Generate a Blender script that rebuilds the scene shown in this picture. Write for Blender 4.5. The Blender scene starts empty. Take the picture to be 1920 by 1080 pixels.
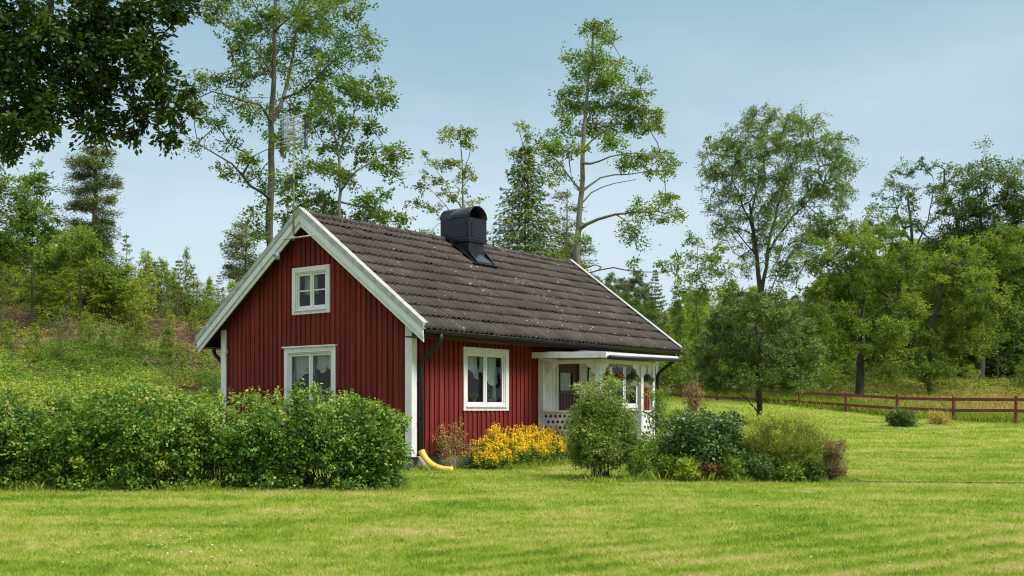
import bpy, math
import numpy as np
from mathutils import Vector, Matrix

S = bpy.context.scene
COL = S.collection
rad = math.radians

# ------------------------------------------------------------------ camera
F = 2054.0          # focal length in pixels of a 1920 wide frame
YH = 769.0          # horizon row
CX = 959.5
CAMZ = 1.196
cam_d = bpy.data.cameras.new('camera')
cam_d.sensor_width = 36
cam_d.lens = F * 36 / 1920
cam_d.shift_y = (YH - 540) / 1920
cam_d.clip_start = 0.1
cam_d.clip_end = 3000
cam = bpy.data.objects.new('camera', cam_d)
cam.location = (0, 0, CAMZ)
cam.rotation_euler = (rad(90), 0, 0)
COL.objects.link(cam)
S.camera = cam

# ------------------------------------------------------------------ light
SUN_DIR = Vector((0.72, -0.42, 0.98)).normalized()     # towards the sun
sun_d = bpy.data.lights.new('sun', 'SUN')
sun_d.energy = 3.2
sun_d.angle = rad(20)
sun_d.color = (1.0, 0.95, 0.86)
sun = bpy.data.objects.new('sun', sun_d)
sun.rotation_euler = SUN_DIR.to_track_quat('Z', 'Y').to_euler()
sun.location = (20, -20, 40)
COL.objects.link(sun)

W = bpy.data.worlds.new('World')
S.world = W
W.use_nodes = True
wn, wl = W.node_tree.nodes, W.node_tree.links
wn.clear()
wo = wn.new('ShaderNodeOutputWorld')
bg = wn.new('ShaderNodeBackground')
bg.inputs['Strength'].default_value = 0.1
sky = wn.new('ShaderNodeTexSky')
sky.sky_type = 'NISHITA'
sky.sun_disc = False
sky.sun_elevation = math.asin(SUN_DIR.z)
sky.sun_rotation = math.atan2(SUN_DIR.x, SUN_DIR.y)
tc = wn.new('ShaderNodeTexCoord')
sep = wn.new('ShaderNodeSeparateXYZ')
wl.new(tc.outputs['Generated'], sep.inputs[0])
# thin overcast: colour changes with height above the horizon
rampw = wn.new('ShaderNodeValToRGB')
cr = rampw.color_ramp
stops = [(0.0, (.60, .68, .73)), (0.10, (.55, .65, .71)), (0.17, (.495, .615, .69)), (0.25, (.375, .515, .600)),
         (0.345, (.270, .425, .525)), (0.47, (.275, .415, .51)), (0.62, (.90, .98, 1.03)), (1.0, (1.70, 1.74, 1.76))]
while len(cr.elements) < len(stops):
    cr.elements.new(0.5)
for e, (p, c) in zip(cr.elements, stops):
    e.position = p
    e.color = (*c, 1)
mpw = wn.new('ShaderNodeMapping')
mpw.inputs['Scale'].default_value = (1.0, 1.0, 3.2)
mpw.inputs['Rotation'].default_value = (rad(6), rad(4), 0)
wl.new(tc.outputs['Generated'], mpw.inputs[0])
nzw = wn.new('ShaderNodeTexNoise')
nzw.inputs['Scale'].default_value = 2.7
nzw.inputs['Detail'].default_value = 4
nzw.inputs['Roughness'].default_value = 0.5
wl.new(mpw.outputs[0], nzw.inputs['Vector'])
mrw = wn.new('ShaderNodeMapRange')
mrw.inputs['From Min'].default_value = 0.3
mrw.inputs['From Max'].default_value = 0.7
mrw.inputs['To Min'].default_value = -0.06
mrw.inputs['To Max'].default_value = 0.065
wl.new(nzw.outputs['Fac'], mrw.inputs['Value'])
addz = wn.new('ShaderNodeMath')
addz.operation = 'SUBTRACT'
wl.new(sep.outputs['Z'], addz.inputs[0])
wl.new(mrw.outputs[0], addz.inputs[1])
wl.new(addz.outputs[0], rampw.inputs['Fac'])
sc10 = wn.new('ShaderNodeVectorMath')
sc10.operation = 'SCALE'
sc10.inputs['Scale'].default_value = 10
wl.new(rampw.outputs['Color'], sc10.inputs[0])
mxw = wn.new('ShaderNodeMix')
mxw.data_type = 'RGBA'
mxw.inputs[0].default_value = 0.92
wl.new(sky.outputs[0], mxw.inputs[6])
wl.new(sc10.outputs[0], mxw.inputs[7])
wl.new(mxw.outputs[2], bg.inputs['Color'])
wl.new(bg.outputs[0], wo.inputs[0])

S.view_settings.view_transform = 'Standard'
S.view_settings.look = 'None'
S.view_settings.exposure = 0.38
S.view_settings.gamma = 1.0
S.cycles.max_bounces = 6
S.cycles.diffuse_bounces = 3
S.cycles.transparent_max_bounces = 8
S.cycles.transmission_bounces = 4
S.cycles.use_denoising = True
S.cycles.use_adaptive_sampling = False
S.cycles.sample_clamp_indirect = 4
S.cycles.filter_width = 1.15

# ------------------------------------------------------------------ helpers
def tag(o, label=None, cat=None, group=None, kind=None):
    if label: o['label'] = label
    if cat: o['category'] = cat
    if group: o['group'] = group
    if kind: o['kind'] = kind
    return o

def empty(name, loc, rz=0, label=None, cat=None, group=None, parent=None):
    o = bpy.data.objects.new(name, None)
    o.empty_display_size = 0.2
    o.location = loc
    o.rotation_euler = (0, 0, rz)
    COL.objects.link(o)
    o.parent = parent
    return tag(o, label, cat, group)

def link_mesh(name, me, mat, parent=None, smooth=False):
    o = bpy.data.objects.new(name, me)
    me.materials.append(mat)
    if smooth:
        me.polygons.foreach_set('use_smooth', [True] * len(me.polygons))
    COL.objects.link(o)
    o.parent = parent
    return o

class MB:
    """collects shapes and links them as ONE mesh object"""
    def __init__(s):
        s.v = []; s.f = []
    def add(s, vs, fs):
        b = len(s.v)
        s.v += [tuple(map(float, p)) for p in vs]
        s.f += [tuple(b + i for i in f) for f in fs]
    def box(s, x0, x1, y0, y1, z0, z1):
        s.add([(x0, y0, z0), (x1, y0, z0), (x1, y1, z0), (x0, y1, z0), (x0, y0, z1), (x1, y0, z1), (x1, y1, z1), (x0, y1, z1)],
              [(0, 3, 2, 1), (4, 5, 6, 7), (0, 1, 5, 4), (1, 2, 6, 5), (2, 3, 7, 6), (3, 0, 4, 7)])
    def hexa(s, p):    # 8 points, bottom ring then top ring
        s.add(p, [(0, 3, 2, 1), (4, 5, 6, 7), (0, 1, 5, 4), (1, 2, 6, 5), (2, 3, 7, 6), (3, 0, 4, 7)])
    def prism(s, poly, d):   # polygon of 3d points pushed along d
        n = len(poly)
        q = [Vector(p) + Vector(d) for p in poly]
        s.add(list(poly) + q, [tuple(range(n - 1, -1, -1)), tuple(range(n, 2 * n))] + [(i, (i + 1) % n, n + (i + 1) % n, n + i) for i in range(n)])
    def tube(s, pts, r, k=8, cap=True):
        pts = [Vector(p) for p in pts]
        n = len(pts)
        rs = r if isinstance(r, (list, tuple)) else [r] * n
        b = len(s.v)
        ref = None
        for i, p in enumerate(pts):
            t = (pts[min(i + 1, n - 1)] - pts[max(i - 1, 0)]).normalized()
            if ref is None:
                ref = Vector((0, 0, 1)) if abs(t.z) < .9 else Vector((1, 0, 0))
            a = t.cross(ref).normalized()
            c = a.cross(t).normalized()
            ref = c
            for j in range(k):
                w = 2 * math.pi * j / k
                s.v.append(tuple(p + (a * math.cos(w) + c * math.sin(w)) * rs[i]))
        for i in range(n - 1):
            for j in range(k):
                s.f.append((b + i * k + j, b + i * k + (j + 1) % k, b + (i + 1) * k + (j + 1) % k, b + (i + 1) * k + j))
        if cap:
            s.f.append(tuple(b + j for j in range(k - 1, -1, -1)))
            s.f.append(tuple(b + (n - 1) * k + j for j in range(k)))
    def lathe(s, c, prof, k=16):   # prof: (radius, z)
        b = len(s.v)
        for r, z in prof:
            for j in range(k):
                w = 2 * math.pi * j / k
                s.v.append((c[0] + r * math.cos(w), c[1] + r * math.sin(w), c[2] + z))
        for i in range(len(prof) - 1):
            for j in range(k):
                s.f.append((b + i * k + j, b + i * k + (j + 1) % k, b + (i + 1) * k + (j + 1) % k, b + (i + 1) * k + j))
        s.f.append(tuple(b + j for j in range(k - 1, -1, -1)))
        s.f.append(tuple(b + (len(prof) - 1) * k + j for j in range(k)))
    def build(s, name, mat, parent=None, smooth=False, bevel=0):
        me = bpy.data.meshes.new(name)
        me.from_pydata(s.v, [], s.f)
        me.update()
        o = link_mesh(name, me, mat, parent, smooth)
        if bevel:
            m = o.modifiers.new('bevel', 'BEVEL')
            m.width = bevel; m.segments = 2; m.limit_method = 'ANGLE'
        return o

def np_mesh(name, V, Fq, mat, parent=None, tint=None, smooth=False):
    """fast mesh from arrays; every face has the same number of corners"""
    me = bpy.data.meshes.new(name)
    n, k = Fq.shape
    me.vertices.add(len(V))
    me.vertices.foreach_set('co', np.ascontiguousarray(V, dtype=np.float32).ravel())
    me.loops.add(n * k)
    me.loops.foreach_set('vertex_index', np.ascontiguousarray(Fq, dtype=np.int32).ravel())
    me.polygons.add(n)
    me.polygons.foreach_set('loop_start', np.arange(0, n * k, k, dtype=np.int32))
    if smooth:
        me.polygons.foreach_set('use_smooth', np.ones(n, dtype=bool))
    me.update(calc_edges=True)
    if tint is not None:
        a = me.attributes.new('tint', 'FLOAT', 'POINT')
        a.data.foreach_set('value', np.ascontiguousarray(tint, dtype=np.float32))
    o = bpy.data.objects.new(name, me)
    me.materials.append(mat)
    COL.objects.link(o)
    o.parent = parent
    return o

def smooth01(t):
    t = np.clip(t, 0, 1)
    return t * t * (3 - 2 * t)

# ------------------------------------------------------------------ terrain height
_T = np.array([-.60, -.395, -.272, -.10, .137, .263, .395, .60])
_D = np.array([0, 8, 16, 22, 28, 34, 40, 50, 60, 70, 90, 120, 200, 900.])
_H = np.array([
    # 0     8     16   22   28   34   40   50   60   70    90    120   200  900
    [-.30, -.05, .00, .10, .60, 1.6, 2.8, 4.9, 6.9, 8.7, 10.5, 11.5, 12., 14.],
    [-.30, -.05, .00, .10, .55, 1.5, 2.5, 4.6, 6.8, 8.7, 10.3, 11.0, 12., 14.],
    [-.30, -.05, .00, .08, .45, 1.2, 2.2, 4.0, 6.0, 7.8, 9.6, 10.5, 12., 14.],
    [-.30, -.05, .00, .02, .25, .8, 1.5, 2.9, 4.6, 6.2, 8.2, 9.6, 11., 14.],
    [-.30, -.05, .00, .01, .07, .25, .55, 1.15, 1.68, 3.0, 5.6, 8.6, 10., 12.],
    [-.30, -.05, .00, .01, .06, .20, .45, .90, 1.9, 3.1, 4.9, 7.0, 9., 11.],
    [-.30, -.05, .00, .01, .05, .18, .40, .85, 1.8, 2.8, 4.3, 6.0, 8., 10.],
    [-.30, -.05, .00, .01, .05, .18, .40, .85, 1.7, 2.6, 4.0, 5.6, 8., 10.]])

def ground(x, y):
    x = np.asarray(x, float); y = np.asarray(y, float)
    t = np.clip(x / np.maximum(y, 4.0), -.6, .6)
    d = np.clip(y, 0, 899)
    i = np.clip(np.searchsorted(_T, t, side='right') - 1, 0, len(_T) - 2)
    j = np.clip(np.searchsorted(_D, d, side='right') - 1, 0, len(_D) - 2)
    a = (t - _T[i]) / (_T[i + 1] - _T[i]); b = (d - _D[j]) / (_D[j + 1] - _D[j])
    a = a * a * (3 - 2 * a)
    h = (_H[i, j] * (1 - a) + _H[i + 1, j] * a) * (1 - b) + (_H[i, j + 1] * (1 - a) + _H[i + 1, j + 1] * a) * b
    wild = smooth01((y - 26) / 12) * smooth01((-x * 1.0 + 4 - 0) / 8) + smooth01((y - 58) / 15)
    wild = np.clip(wild, 0, 1)
    bump = .22 * np.sin(x * .9 + 1.3 * np.sin(y * .31)) * np.sin(y * .7 + .8 * np.sin(x * .4)) + .10 * np.sin(x * 2.3 + y * 1.1) * np.sin(y * 1.9 - x * .7)
    return h + bump * wild + .012 * np.sin(x * 1.3 + .4) * np.sin(y * .9)

def at(px, py, Y):
    """the point seen in pixel (px, py) of the 1920 wide frame at distance Y"""
    return np.array([(px - CX) / F * Y, Y, CAMZ + (YH - py) / F * Y])

def gx(px, Y):
    x = (px - CX) / F * Y
    return (float(x), float(Y), float(ground(x, Y)))

# ------------------------------------------------------------------ materials
def new_mat(name):
    m = bpy.data.materials.new(name)
    m.use_nodes = True
    nt = m.node_tree
    b = nt.nodes['Principled BSDF']
    return m, nt.nodes, nt.links, b

def ramp(nodes, links, fac, stops, interp='LINEAR'):
    r = nodes.new('ShaderNodeValToRGB')
    r.color_ramp.interpolation = interp
    e = r.color_ramp.elements
    while len(e) < len(stops):
        e.new(.5)
    for el, (p, c) in zip(e, stops):
        el.position = p
        el.color = (*c, 1)
    links.new(fac, r.inputs['Fac'])
    return r

def noise(nodes, links, vec, scale, detail=4, rough=.55):
    n = nodes.new('ShaderNodeTexNoise')
    n.inputs['Scale'].default_value = scale
    n.inputs['Detail'].default_value = detail
    n.inputs['Roughness'].default_value = rough
    if vec is not None:
        links.new(vec, n.inputs['Vector'])
    return n

def mapped(nodes, links, vec, scale=(1, 1, 1), rot=(0, 0, 0), loc=(0, 0, 0)):
    m = nodes.new('ShaderNodeMapping')
    m.inputs['Scale'].default_value = scale
    m.inputs['Rotation'].default_value = rot
    m.inputs['Location'].default_value = loc
    links.new(vec, m.inputs[0])
    return m.outputs[0]

def mixc(nodes, links, fac, a, b, mode='MIX'):
    m = nodes.new('ShaderNodeMix')
    m.data_type = 'RGBA'
    m.blend_type = mode
    for sock, val in ((m.inputs[0], fac), (m.inputs[6], a), (m.inputs[7], b)):
        if isinstance(val, (int, float)):
            sock.default_value = val
        elif isinstance(val, tuple):
            sock.default_value = (*val, 1)
        else:
            links.new(val, sock)
    return m.outputs[2]

def bumpn(nodes, links, h, strength, dist, bsdf):
    b = nodes.new('ShaderNodeBump')
    b.inputs['Strength'].default_value = strength
    b.inputs['Distance'].default_value = dist
    links.new(h, b.inputs['Height'])
    links.new(b.outputs[0], bsdf.inputs['Normal'])

def plain(name, c, rough=.6, metal=0, var=.12, scale=6., stretch=(1, 1, 1), spec=.5):
    """a paint or metal with gentle wear"""
    m, N, L, b = new_mat(name)
    t = N.new('ShaderNodeTexCoord')
    n = noise(N, L, mapped(N, L, t.outputs['Object'], stretch), scale, 6, .65)
    lo = tuple(max(0, x * (1 - var * 1.6)) for x in c); hi = tuple(min(1, x * (1 + var)) for x in c)
    r = ramp(N, L, n.outputs['Fac'], [(.3, lo), (.7, hi)])
    L.new(r.outputs[0], b.inputs['Base Color'])
    b.inputs['Roughness'].default_value = rough
    b.inputs['Metallic'].default_value = metal
    b.inputs['Specular IOR Level'].default_value = spec if 'soil' not in name else .05
    bumpn(N, L, n.outputs['Fac'], .15, .01, b)
    return m

def leafmat(name, stops, trans=.35, rough=.5, spec=.35, rnd=0.0):
    m, N, L, b = new_mat(name)
    a = N.new('ShaderNodeAttribute')
    a.attribute_name = 'tint'
    fac = a.outputs['Fac']
    if rnd:
        oi = N.new('ShaderNodeObjectInfo')
        ma = N.new('ShaderNodeMath'); ma.operation = 'MULTIPLY_ADD'
        ma.inputs[1].default_value = rnd; ma.inputs[2].default_value = -rnd / 2
        L.new(oi.outputs['Random'], ma.inputs[0])
        ad = N.new('ShaderNodeMath'); ad.operation = 'ADD'
        L.new(fac, ad.inputs[0]); L.new(ma.outputs[0], ad.inputs[1])
        fac = ad.outputs[0]
    if 'petal' not in name:
        stops = [(p, tuple(min(.6, x * k) for x, k in zip(c, (1.95, 1.75, 1.25)))) for p, c in stops]
    r = ramp(N, L, fac, stops)
    L.new(r.outputs[0], b.inputs['Base Color'])
    b.inputs['Roughness'].default_value = rough
    b.inputs['Specular IOR Level'].default_value = spec
    tr = N.new('ShaderNodeBsdfTranslucent')
    tcol = mixc(N, L, 1.0, r.outputs[0], (1.0, 1.0, .55), 'MULTIPLY')
    L.new(tcol, tr.inputs['Color'])
    mx = N.new('ShaderNodeMixShader')
    mx.inputs[0].default_value = trans
    L.new(b.outputs[0], mx.inputs[1]); L.new(tr.outputs[0], mx.inputs[2])
    L.new(mx.outputs[0], N['Material Output'].inputs['Surface'])
    return m

def barkmat(name, c1, c2, scale=9):
    m, N, L, b = new_mat(name)
    g = N.new('ShaderNodeNewGeometry')
    n = noise(N, L, mapped(N, L, g.outputs['Position'], (1, 1, .3)), scale, 6, .7)
    r = ramp(N, L, n.outputs['Fac'], [(.3, c1), (.68, c2)])
    L.new(r.outputs[0], b.inputs['Base Color'])
    b.inputs['Roughness'].default_value = .9
    bumpn(N, L, n.outputs['Fac'], .6, .03, b)
    return m

def redwood(name):
    """falun red paint on vertical boards"""
    m, N, L, b = new_mat(name)
    t = N.new('ShaderNodeTexCoord')
    o = t.outputs['Object']
    s1 = noise(N, L, mapped(N, L, o, (14, 14, .35)), 1.0, 3, .6)
    s2 = noise(N, L, mapped(N, L, o, (90, 90, 2.5)), 1.0, 5, .7)
    s3 = noise(N, L, o, .9, 5, .6)
    r = ramp(N, L, s1.outputs['Fac'], [(.34, (.125, .0145, .0120)), (.5, (.190, .0235, .0175)), (.66, (.262, .038, .027))])
    c = mixc(N, L, .55, r.outputs[0], ramp(N, L, s2.outputs['Fac'], [(.25, (.45, .40, .40)), (.6, (1, 1, 1))]).outputs[0], 'MULTIPLY')
    c = mixc(N, L, .5, c, ramp(N, L, s3.outputs['Fac'], [(.3, (.72, .72, .78)), (.65, (1.08, 1.06, 1.05))]).outputs[0], 'MULTIPLY')
    # splashed dirt with a ragged upper edge near the ground
    sp = N.new('ShaderNodeSeparateXYZ'); L.new(o, sp.inputs[0])
    hz = N.new('ShaderNodeMath'); hz.operation = 'MULTIPLY_ADD'; hz.inputs[1].default_value = -.55
    L.new(s3.outputs['Fac'], hz.inputs[0]); L.new(sp.outputs['Z'], hz.inputs[2])
    dm = N.new('ShaderNodeMapRange'); dm.inputs['From Min'].default_value = .32; dm.inputs['From Max'].default_value = .02
    dm.inputs['To Max'].default_value = .45
    L.new(hz.outputs[0], dm.inputs['Value'])
    c = mixc(N, L, dm.outputs[0], c, (.10, .055, .042))
    L.new(c, b.inputs['Base Color'])
    b.inputs['Roughness'].default_value = .8
    b.inputs['Specular IOR Level'].default_value = .25
    bumpn(N, L, s2.outputs['Fac'], .35, .006, b)
    return m

def whitewood(name, c=(.70, .73, .72), dirt=.5):
    m, N, L, b = new_mat(name)
    t = N.new('ShaderNodeTexCoord')
    o = t.outputs['Object']
    n1 = noise(N, L, mapped(N, L, o, (3, 3, 1.2)), 1.6, 6, .7)
    n2 = noise(N, L, mapped(N, L, o, (40, 40, 9)), 1.0, 5, .7)
    r = ramp(N, L, n1.outputs['Fac'], [(.30, tuple(x * (1 - .45 * dirt) for x in c)), (.52, c), (.75, tuple(min(1, x * 1.06) for x in c))])
    g = mixc(N, L, ramp(N, L, n2.outputs['Fac'], [(.58, (0, 0, 0)), (.72, (dirt, dirt, dirt))]).outputs[0], r.outputs[0], (.42, .42, .34))
    L.new(g, b.inputs['Base Color'])
    b.inputs['Roughness'].default_value = .55
    bumpn(N, L, n2.outputs['Fac'], .25, .004, b)
    return m

def tilemat():
    m, N, L, b = new_mat('concrete roof tile')
    t = N.new('ShaderNodeTexCoord')
    o = t.outputs['Object']
    n1 = noise(N, L, o, 1.1, 5, .6)
    n2 = noise(N, L, o, 14, 5, .7)
    r = ramp(N, L, n1.outputs['Fac'], [(.3, (.038, .029, .027)), (.5, (.053, .041, .037)), (.7, (.074, .057, .050))])
    # every tile a little different
    mp = mapped(N, L, o, (3.333, 2.32, 2.32))
    wv = N.new('ShaderNodeTexWhiteNoise'); wv.noise_dimensions = '3D'
    fl = N.new('ShaderNodeVectorMath'); fl.operation = 'FLOOR'
    at_ = N.new('ShaderNodeAttribute'); at_.attribute_name = 'tint'
    c = mixc(N, L, .65, r.outputs[0], ramp(N, L, at_.outputs['Fac'], [(0, (.62, .60, .60)), (.5, (1, .98, .96)), (1, (1.35, 1.22, 1.15))]).outputs[0], 'MULTIPLY')
    c = mixc(N, L, .6, c, ramp(N, L, n2.outputs['Fac'], [(.3, (.6, .6, .6)), (.7, (1.35, 1.33, 1.3))]).outputs[0], 'MULTIPLY')
    N.remove(wv); N.remove(fl)
    # lichen: small pale round spots, thick in some places
    v = N.new('ShaderNodeTexVoronoi'); v.inputs['Scale'].default_value = 9.5; v.inputs['Randomness'].default_value = 1
    nd = noise(N, L, o, 30, 3, .6)
    vec = N.new('ShaderNodeVectorMath'); vec.operation = 'MULTIPLY_ADD'
    L.new(nd.outputs['Color'], vec.inputs[0]); vec.inputs[1].default_value = (.06, .06, .06); L.new(o, vec.inputs[2])
    L.new(vec.outputs[0], v.inputs['Vector'])
    sizes = N.new('ShaderNodeSeparateColor'); L.new(v.outputs['Color'], sizes.inputs[0])
    th = N.new('ShaderNodeMapRange'); th.inputs['From Min'].default_value = .45; th.inputs['From Max'].default_value = 1
    th.inputs['To Min'].default_value = 0; th.inputs['To Max'].default_value = .27
    L.new(sizes.outputs[0], th.inputs['Value'])
    nl = noise(N, L, o, .55, 3, .6)
    lm = N.new('ShaderNodeMapRange'); lm.inputs['From Min'].default_value = .36; lm.inputs['From Max'].default_value = .52
    L.new(nl.outputs['Fac'], lm.inputs['Value'])
    th2 = N.new('ShaderNodeMath'); th2.operation = 'MULTIPLY'; L.new(th.outputs[0], th2.inputs[0]); L.new(lm.outputs[0], th2.inputs[1])
    ls = N.new('ShaderNodeMath'); ls.operation = 'LESS_THAN'; L.new(v.outputs['Distance'], ls.inputs[0]); L.new(th2.outputs[0], ls.inputs[1])
    c = mixc(N, L, ls.outputs[0], c, (.36, .31, .28))
    ng = noise(N, L, o, 3.1, 6, .75)
    c = mixc(N, L, ramp(N, L, ng.outputs['Fac'], [(.56, (0, 0, 0)), (.72, (.45, .45, .45))]).outputs[0], c, (.15, .125, .11))
    L.new(c, b.inputs['Base Color'])
    b.inputs['Roughness'].default_value = .85
    bumpn(N, L, n2.outputs['Fac'], .4, .01, b)
    return m

def glassmat(name, refl=.10, dark=(.8, .85, .85)):
    m, N, L, b = new_mat(name)
    N.remove(b)
    tr = N.new('ShaderNodeBsdfTransparent'); tr.inputs[0].default_value = (*dark, 1)
    gl = N.new('ShaderNodeBsdfGlossy'); gl.inputs['Roughness'].default_value = .03
    t = N.new('ShaderNodeTexCoord')
    n = noise(N, L, t.outputs['Object'], 2.5, 2)
    bp = N.new('ShaderNodeBump'); bp.inputs['Strength'].default_value = .08; bp.inputs['Distance'].default_value = .02
    L.new(n.outputs['Fac'], bp.inputs['Height']); L.new(bp.outputs[0], gl.inputs['Normal'])
    fr = N.new('ShaderNodeFresnel'); fr.inputs[0].default_value = 1.42
    ma = N.new('ShaderNodeMath'); ma.operation = 'ADD'; ma.inputs[1].default_value = refl
    L.new(fr.outputs[0], ma.inputs[0])
    mx = N.new('ShaderNodeMixShader')
    L.new(ma.outputs[0], mx.inputs[0]); L.new(tr.outputs[0], mx.inputs[1]); L.new(gl.outputs[0], mx.inputs[2])
    L.new(mx.outputs[0], N['Material Output'].inputs['Surface'])
    return m

LAWN = [(.04, (.135, .245, .018)), (.32, (.255, .365, .034)), (.52, (.370, .445, .064)), (.70, (.500, .480, .140)), (.90, (.580, .500, .240))]

def lawn_fac(N, L, pos):
    """patches of the lawn, shared by the ground and the grass blades"""
    n1 = noise(N, L, mapped(N, L, pos, (.85, 1.0, 0)), .62, 6, .68)
    n2 = noise(N, L, mapped(N, L, pos, (.55, 2.1, 0), (0, 0, rad(34))), 1.0, 4, .6)
    n3 = noise(N, L, mapped(N, L, pos, (1, 1, 0)), 4.5, 5, .75)
    a = N.new('ShaderNodeMath'); a.operation = 'MULTIPLY_ADD'; a.inputs[1].default_value = .55
    L.new(n1.outputs['Fac'], a.inputs[0])
    b = N.new('ShaderNodeMath'); b.operation = 'MULTIPLY'; b.inputs[1].default_value = .22
    L.new(n2.outputs['Fac'], b.inputs[0]); L.new(b.outputs[0], a.inputs[2])
    c = N.new('ShaderNodeMath'); c.operation = 'MULTIPLY_ADD'; c.inputs[1].default_value = .45
    L.new(n3.outputs['Fac'], c.inputs[0]); L.new(a.outputs[0], c.inputs[2])
    d = N.new('ShaderNodeMapRange')
    d.inputs['From Min'].default_value = .47; d.inputs['From Max'].default_value = .77
    L.new(c.outputs[0], d.inputs['Value'])
    # mowing lines in the near right part of the lawn
    wv = N.new('ShaderNodeTexWave'); wv.bands_direction = 'Y'
    wv.inputs['Scale'].default_value = .62; wv.inputs['Distortion'].default_value = 1.6; wv.inputs['Detail'].default_value = 2; wv.inputs['Detail Scale'].default_value = .6
    L.new(mapped(N, L, pos, (1, 1, 0), (0, 0, rad(-35))), wv.inputs['Vector'])
    sp = N.new('ShaderNodeSeparateXYZ'); L.new(pos, sp.inputs[0])
    my = N.new('ShaderNodeMapRange'); my.inputs['From Min'].default_value = 13; my.inputs['From Max'].default_value = 9
    L.new(sp.outputs['Y'], my.inputs['Value'])
    mx_ = N.new('ShaderNodeMapRange'); mx_.inputs['From Min'].default_value = -2.5; mx_.inputs['From Max'].default_value = .5
    mx_.inputs['To Max'].default_value = .34
    L.new(sp.outputs['X'], mx_.inputs['Value'])
    m1 = N.new('ShaderNodeMath'); m1.operation = 'MULTIPLY'; L.new(my.outputs[0], m1.inputs[0]); L.new(mx_.outputs[0], m1.inputs[1])
    w1 = N.new('ShaderNodeMath'); w1.operation = 'SUBTRACT'; L.new(wv.outputs['Fac'], w1.inputs[0]); w1.inputs[1].default_value = .5
    m2 = N.new('ShaderNodeMath'); m2.operation = 'MULTIPLY_ADD'
    L.new(w1.outputs[0], m2.inputs[0]); L.new(m1.outputs[0], m2.inputs[1]); L.new(d.outputs[0], m2.inputs[2])
    return m2.outputs[0]

def groundmat():
    m, N, L, b = new_mat('lawn and hillside')
    g = N.new('ShaderNodeNewGeometry')
    pos = g.outputs['Position']
    fac = lawn_fac(N, L, pos)
    fine = noise(N, L, pos, 55, 4, .75)
    lawn = ramp(N, L, fac, LAWN)
    lawn = mixc(N, L, .8, lawn.outputs[0], ramp(N, L, fine.outputs['Fac'], [(.3, (.62, .68, .5)), (.7, (1.3, 1.22, 1.25))]).outputs[0], 'MULTIPLY')
    nb = noise(N, L, pos, 2.2, 3, .7)
    spots = ramp(N, L, nb.outputs['Fac'], [(.69, (0, 0, 0)), (.74, (1, 1, 1))])
    lawn = mixc(N, L, spots.outputs[0], lawn, (.30, .24, .11))
    w1 = noise(N, L, pos, .28, 5, .65); w2 = noise(N, L, pos, 3.2, 6, .75)
    wf = N.new('ShaderNodeMath'); wf.operation = 'MULTIPLY_ADD'; wf.inputs[1].default_value = .4
    L.new(w2.outputs['Fac'], wf.inputs[0])
    wm = N.new('ShaderNodeMath'); wm.operation = 'MULTIPLY'; wm.inputs[1].default_value = .6
    L.new(w1.outputs['Fac'], wm.inputs[0]); L.new(wm.outputs[0], wf.inputs[2])
    wildg = ramp(N, L, wf.outputs[0], [(.34, (.035, .060, .012)), (.48, (.075, .125, .020)), (.60, (.135, .165, .035)), (.7, (.17, .13, .06))])
    wildb = ramp(N, L, wf.outputs[0], [(.34, (.055, .055, .022)), (.46, (.12, .085, .050)), (.58, (.21, .145, .095)), (.7, (.29, .24, .13))])
    A = N.new('ShaderNodeAttribute'); A.attribute_name = 'wild'
    B = N.new('ShaderNodeAttribute'); B.attribute_name = 'dry'
    wcol = mixc(N, L, B.outputs['Fac'], wildg.outputs[0], wildb.outputs[0])
    c = mixc(N, L, A.outputs['Fac'], lawn, wcol)
    c = mixc(N, L, 1.0, c, (.70, .70, .70), 'MULTIPLY')  # whole ground darkened in place of the shade between grass blades
    L.new(c, b.inputs['Base Color'])
    b.inputs['Roughness'].default_value = .95
    b.inputs['Specular IOR Level'].default_value = .1
    bumpn(N, L, fine.outputs['Fac'], .6, .03, b)
    return m

def blademat():
    m, N, L, b = new_mat('grass blades')
    g = N.new('ShaderNodeNewGeometry')
    fac = lawn_fac(N, L, g.outputs['Position'])
    a = N.new('ShaderNodeAttribute'); a.attribute_name = 'tint'
    ad = N.new('ShaderNodeMath'); ad.operation = 'ADD'
    L.new(fac, ad.inputs[0]); L.new(a.outputs['Fac'], ad.inputs[1])
    r = ramp(N, L, ad.outputs[0], LAWN)
    L.new(r.outputs[0], b.inputs['Base Color'])
    b.inputs['Roughness'].default_value = .6
    b.inputs['Specular IOR Level'].default_value = .2
    tr = N.new('ShaderNodeBsdfTranslucent'); L.new(r.outputs[0], tr.inputs[0])
    mx = N.new('ShaderNodeMixShader'); mx.inputs[0].default_value = .35
    L.new(b.outputs[0], mx.inputs[1]); L.new(tr.outputs[0], mx.inputs[2])
    L.new(mx.outputs[0], N['Material Output'].inputs['Surface'])
    return m

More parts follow.
